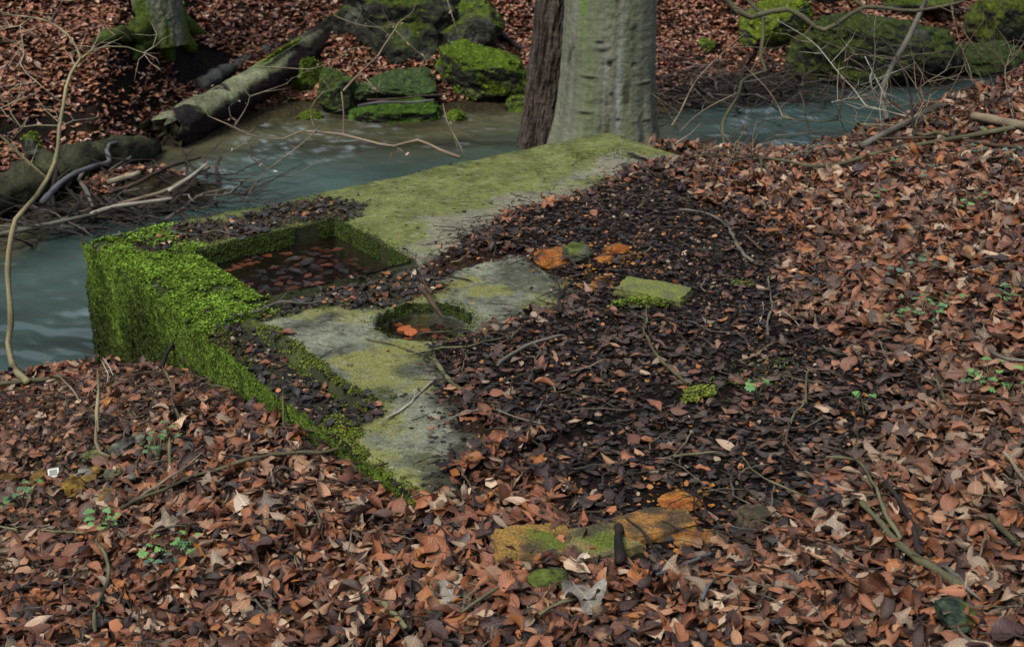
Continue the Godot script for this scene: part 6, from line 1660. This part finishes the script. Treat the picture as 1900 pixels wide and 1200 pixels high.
	for a in [[0.007, 0.003, [Vector3(1.704, 0.26, -5.86), Vector3(1.754, 0.263, -6.073), Vector3(1.783, 0.334, -6.245), Vector3(1.777, 0.413, -6.332), Vector3(1.755, 0.478, -6.413), Vector3(1.734, 0.529, -6.488), Vector3(1.697, 0.557, -6.554), Vector3(1.626, 0.551, -6.606), Vector3(1.574, 0.567, -6.721), Vector3(1.519, 0.592, -6.839)], "dark"],
			[0.004, 0.0012, [Vector3(1.762, 0.264, -6.102), Vector3(1.743, 0.305, -6.233), Vector3(1.65, 0.345, -6.304), Vector3(1.593, 0.356, -6.417), Vector3(1.533, 0.374, -6.533), Vector3(1.428, 0.369, -6.639), Vector3(1.315, 0.351, -6.74)], "brown"],
			[0.004, 0.0012, [Vector3(1.745, 0.287, -6.172), Vector3(1.65, 0.292, -6.282), Vector3(1.593, 0.307, -6.288), Vector3(1.564, 0.352, -6.415), Vector3(1.526, 0.387, -6.484), Vector3(1.466, 0.458, -6.567), Vector3(1.435, 0.497, -6.637), Vector3(1.369, 0.543, -6.711), Vector3(1.263, 0.59, -6.838)], "bone"],
			[0.004, 0.0012, [Vector3(1.769, 0.272, -6.165), Vector3(1.732, 0.315, -6.291), Vector3(1.696, 0.318, -6.347), Vector3(1.527, 0.31, -6.398), Vector3(1.449, 0.31, -6.506), Vector3(1.364, 0.298, -6.609)], "brown"],
			[0.004, 0.0012, [Vector3(1.777, 0.317, -6.184), Vector3(1.895, 0.375, -6.317), Vector3(2.049, 0.335, -6.408), Vector3(2.131, 0.361, -6.151), Vector3(2.21, 0.388, -5.994)], "brown"],
			[0.003, 0.0012, [Vector3(1.746, 0.463, -6.407), Vector3(1.867, 0.406, -6.437), Vector3(2.039, 0.329, -6.514), Vector3(2.112, 0.349, -6.318)], "brown"],
			[0.004, 0.0012, [Vector3(2.103, 0.369, -5.847), Vector3(2.195, 0.391, -6.215), Vector3(2.222, 0.466, -6.354), Vector3(2.281, 0.508, -6.426), Vector3(2.356, 0.563, -6.503)], "straw"],
			[0.003, 0.0012, [Vector3(2.222, 0.466, -6.354), Vector3(2.207, 0.501, -6.423), Vector3(2.116, 0.565, -6.503)], "brown"],
			[0.003, 0.0012, [Vector3(2.144, 0.345, -6.52), Vector3(2.123, 0.423, -6.553), Vector3(2.081, 0.524, -6.594), Vector3(2.056, 0.609, -6.63), Vector3(2.029, 0.718, -6.675)], "straw"],
			[0.003, 0.0012, [Vector3(2.089, 0.532, -6.598), Vector3(2.174, 0.469, -6.572), Vector3(2.258, 0.423, -6.553), Vector3(2.393, 0.407, -6.546)], "brown"],
			[0.004, 0.0015, [Vector3(1.485, 0.222, -6.361), Vector3(1.502, 0.299, -6.393), Vector3(1.527, 0.421, -6.444), Vector3(1.569, 0.493, -6.582)], "brown"],
			[0.003, 0.0015, [Vector3(1.614, 0.49, -6.472), Vector3(1.647, 0.417, -6.388), Vector3(1.663, 0.375, -6.317), Vector3(1.678, 0.334, -6.245)], "bone"],
			[0.003, 0.0015, [Vector3(1.338, 0.312, -6.507), Vector3(1.346, 0.279, -6.439), Vector3(1.336, 0.23, -6.364), Vector3(1.361, 0.168, -6.339), Vector3(1.358, 0.148, -6.241)], "brown"],
			[0.003, 0.0015, [Vector3(1.542, 0.446, -6.562), Vector3(1.584, 0.477, -6.575), Vector3(1.643, 0.477, -6.575), Vector3(1.685, 0.454, -6.565)], "straw"],
			[0.003, 0.0012, [Vector3(1.569, 0.23, -6.256), Vector3(1.642, 0.228, -6.256), Vector3(1.699, 0.243, -6.177), Vector3(1.743, 0.259, -6.089)], "straw"],
			[0.003, 0.0012, [Vector3(1.46, 0.295, -6.391), Vector3(1.527, 0.31, -6.398), Vector3(1.601, 0.314, -6.399), Vector3(1.655, 0.314, -6.345), Vector3(1.751, 0.305, -6.233)], "bone"],
			[0.003, 0.0012, [Vector3(1.76, 0.265, -6.066), Vector3(1.817, 0.317, -6.184), Vector3(1.897, 0.349, -6.252), Vector3(1.977, 0.353, -6.307)], "straw"],
			[0.003, 0.0012, [Vector3(1.785, 0.28, -6.169), Vector3(1.826, 0.346, -6.196), Vector3(1.824, 0.394, -6.27), Vector3(1.912, 0.428, -6.338), Vector3(2.008, 0.444, -6.453)], "straw"],
			[0.003, 0.0012, [Vector3(1.777, 0.346, -6.196), Vector3(1.824, 0.402, -6.273), Vector3(1.855, 0.466, -6.354), Vector3(1.883, 0.506, -6.479)], "brown"],
			[0.003, 0.0012, [Vector3(1.65, 0.345, -6.304), Vector3(1.618, 0.39, -6.323), Vector3(1.66, 0.498, -6.476), Vector3(1.681, 0.578, -6.617), Vector3(1.719, 0.646, -6.753)], "grey"],
			[0.003, 0.0012, [Vector3(1.903, 0.307, -6.028), Vector3(2.008, 0.331, -6.126), Vector3(2.154, 0.364, -6.227), Vector3(2.301, 0.395, -6.267)], "brown"],
			[0.003, 0.0012, [Vector3(2.145, 0.382, -5.795), Vector3(2.165, 0.373, -6.088), Vector3(2.199, 0.365, -6.396), Vector3(2.174, 0.368, -6.53), Vector3(2.07, 0.346, -6.629)], "grey"]]:
		bough(o, "twig", a[2], a[0], a[1], a[3])
		spray(o, a[2], 9, 0.24, a[3], 0.0018)
	var m2 := [Vector3(0.742, 0.174, -6.449), Vector3(0.787, 0.196, -6.567), Vector3(0.89, 0.293, -6.823), Vector3(1.001, 0.369, -6.963), Vector3(1.149, 0.429, -7.205), Vector3(1.216, 0.448, -7.321)]
	o = thing("thin_branch", "thin pale curved branch rising between the beech trunk and the bough", "branch", m2[0])
	bough(o, "stem", m2, 0.004, 0.002, "straw")
	spray(o, m2, 6, 0.3, "straw", 0.0018)
	bough(o, "branch", [Vector3(0.758, 0.096, -6.417), Vector3(0.826, 0.135, -6.433), Vector3(0.894, 0.164, -6.554)], 0.003, 0.0015, "bone")
	# sawn pieces and sticks on the crest
	for g in [["sawn grey log with a pale cut end pointing up out of the twigs", [Vector3(1.515, 0.2, -5.991), Vector3(1.651, 0.233, -6.095), Vector3(1.793, 0.269, -6.195), Vector3(1.926, 0.305, -6.287)], 0.016, 0.018, "grey", 1],
			["sawn pale log with its cut end at the left near the right edge", [Vector3(2.105, 0.385, -5.592), Vector3(2.084, 0.376, -5.657), Vector3(2.039, 0.354, -5.831), Vector3(1.99, 0.333, -5.99)], 0.021, 0.020, "straw", 1],
			["straight thin brown stick lying along the crest under the sawn log", [Vector3(1.485, 0.184, -6.154), Vector3(1.598, 0.221, -6.034), Vector3(1.711, 0.259, -5.906), Vector3(1.787, 0.286, -5.815)], 0.005, 0.007, "brown", 0],
			["dark red brown stick below the felled branch at the right edge", [Vector3(1.855, 0.314, -5.668), Vector3(1.899, 0.337, -5.521), Vector3(1.939, 0.355, -5.425), Vector3(1.995, 0.379, -5.325)], 0.007, 0.008, "brown", 0],
			["green barked curved stick over the felled branch at the right edge", [Vector3(1.958, 0.335, -5.783), Vector3(1.958, 0.341, -5.687), Vector3(2.016, 0.358, -5.668), Vector3(2.06, 0.369, -5.669), Vector3(2.122, 0.382, -5.706)], 0.010, 0.012, "green", 0],
			["short mossy green stick between the sawn logs", [Vector3(1.735, 0.263, -5.968), Vector3(1.761, 0.274, -5.896), Vector3(1.805, 0.287, -5.893), Vector3(1.829, 0.298, -5.805)], 0.009, 0.008, "green", 0]]:
		var pts: Array = g[1]
		var q := thing("sawn_log" if g[5] else "stick", g[0], "log" if g[5] else "stick", pts[0])
		bough(q, "bark", pts, g[2], g[3], g[4], true)
		if g[5]:
			var e: Vector3 = pts[pts.size() - 1]
			var t: Vector3 = (e - pts[pts.size() - 2]).normalized()
			obj("cut_end", rod(PackedVector3Array([e, e + t * 0.004]), g[3] * 0.93, g[3] * 0.90, 14, Color(0.52, 0.42, 0.28), Color(0.36, 0.27, 0.17), 0.02, true), M.wood, q)

# ------------------------------------------------------------------ green herbs
func build_herbs() -> void:
	var lobed := PackedVector3Array()
	var tri := PackedInt32Array()
	for k in 5:       # a cut leaf: five lobed leaflets round the stalk's end, 1 across
		var a := (k - 2) * 0.62
		var d := Vector3(sin(a), 0, cos(a))
		var s := Vector3(cos(a), 0, -sin(a))
		var at := lobed.size()
		var l := 0.5 if k == 2 else 0.44
		lobed.append_array([Vector3.ZERO, d * l * 0.45 - s * 0.06, d * l * 0.6 - s * 0.17, d * l * 0.75 - s * 0.07, d * l * 0.9 - s * 0.09, d * l + Vector3(0, -0.06, 0), d * l * 0.9 + s * 0.09, d * l * 0.75 + s * 0.07, d * l * 0.6 + s * 0.17, d * l * 0.45 + s * 0.06, d * l * 0.7 + Vector3(0, 0.05, 0)])
		for j in range(0, 10):
			tri.append_array([at + 10, at + j, at + (j + 1) % 10])
	var leaf := shape(lobed, tri)
	for h in [["bright green herb with cut leaves at the middle left of the litter", Vector2(-1.152, -3.46), 0.055, 12, 0], ["green herb patch at the left edge of the litter", Vector2(-1.491, -3.805), 0.075, 13, 1], ["largest green herb patch in the lower left litter", Vector2(-0.894, -3.212), 0.075, 16, 0],
			["small darker green herb under the largest lower left herb patch", Vector2(-0.89, -3.105), 0.045, 8, 2], ["green herb beside the upright shoot left of the footing", Vector2(-1.09, -3.888), 0.09, 15, 1], ["tiny green herb right of the largest lower left patch", Vector2(-0.845, -3.224), 0.03, 5, 1],
			["large green herb patch in the leaves right of the dark patch", Vector2(1.258, -4.047), 0.11, 20, 1], ["green herb sprigs right of the large patch on the right", Vector2(1.327, -4.017), 0.06, 8, 1], ["bluish green herb above the large patch on the right", Vector2(1.294, -4.427), 0.06, 9, 2], ["pale green herb high in the right leaves", Vector2(1.363, -4.516), 0.04, 6, 2],
			["green herb at the right edge beside the leaves", Vector2(1.506, -3.942), 0.08, 12, 1], ["upper of the green herb sprigs low in the right leaves", Vector2(1.276, -3.463), 0.055, 9, 0], ["lower green herb sprigs low in the right leaves", Vector2(1.299, -3.386), 0.05, 7, 0], ["small green herb left of the low right sprigs", Vector2(1.233, -3.43), 0.035, 5, 1],
			["green leaves below the felled branch on the right crest", Vector2(1.881, -5.46), 0.06, 7, 2], ["second green leaves near the right edge below the crest", Vector2(1.893, -5.281), 0.07, 8, 2], ["green herb in the upper right leaves", Vector2(1.616, -5.357), 0.06, 9, 2], ["little green herb under the bowed branch", Vector2(1.562, -5.556), 0.035, 5, 1], ["green herb low in the upper right leaves", Vector2(1.402, -5.27), 0.06, 8, 1], ["green sprigs at the top of the right litter by the edge", Vector2(1.669, -4.855), 0.06, 8, 0],
			["grassy green seedling on the dark humus", Vector2(0.712, -3.728), 0.045, 7, 0], ["small bright seedling in the leaves at the lower right", Vector2(0.972, -3.53), 0.025, 4, 0]]:
		var at := surf3(h[1])
		var o := thing("herb", h[0], "plant", at, "green herbs in the leaf litter")
		for k in h[3]:
			var a := rng.randf() * TAU
			var r: float = h[2] * sqrt(rng.randf())
			var tip := at + Vector3(cos(a) * r, 0, sin(a) * r)
			tip.y = surface(tip.x, tip.z) + rng.randf_range(0.05, 0.085)
			bough(o, "stem", [at + Vector3(0, 0.004, 0), at.lerp(tip, 0.5) + Vector3(0, 0.018, 0), tip], 0.0012, 0.0009, "green")
			var e := MeshInstance3D.new()
			e.name = "leaf"
			e.mesh = leaf
			e.material_override = M.herb_tones[h[4] * 2 + k % 2]
			o.add_child(e, true)
			e.transform = Transform3D((Basis(Vector3.UP, PI / 2 - a + rng.randfn() * 0.5) * Basis(Vector3.RIGHT, rng.randfn() * 0.35)).scaled(Vector3.ONE * rng.randf_range(0.024, 0.040)), tip - at)
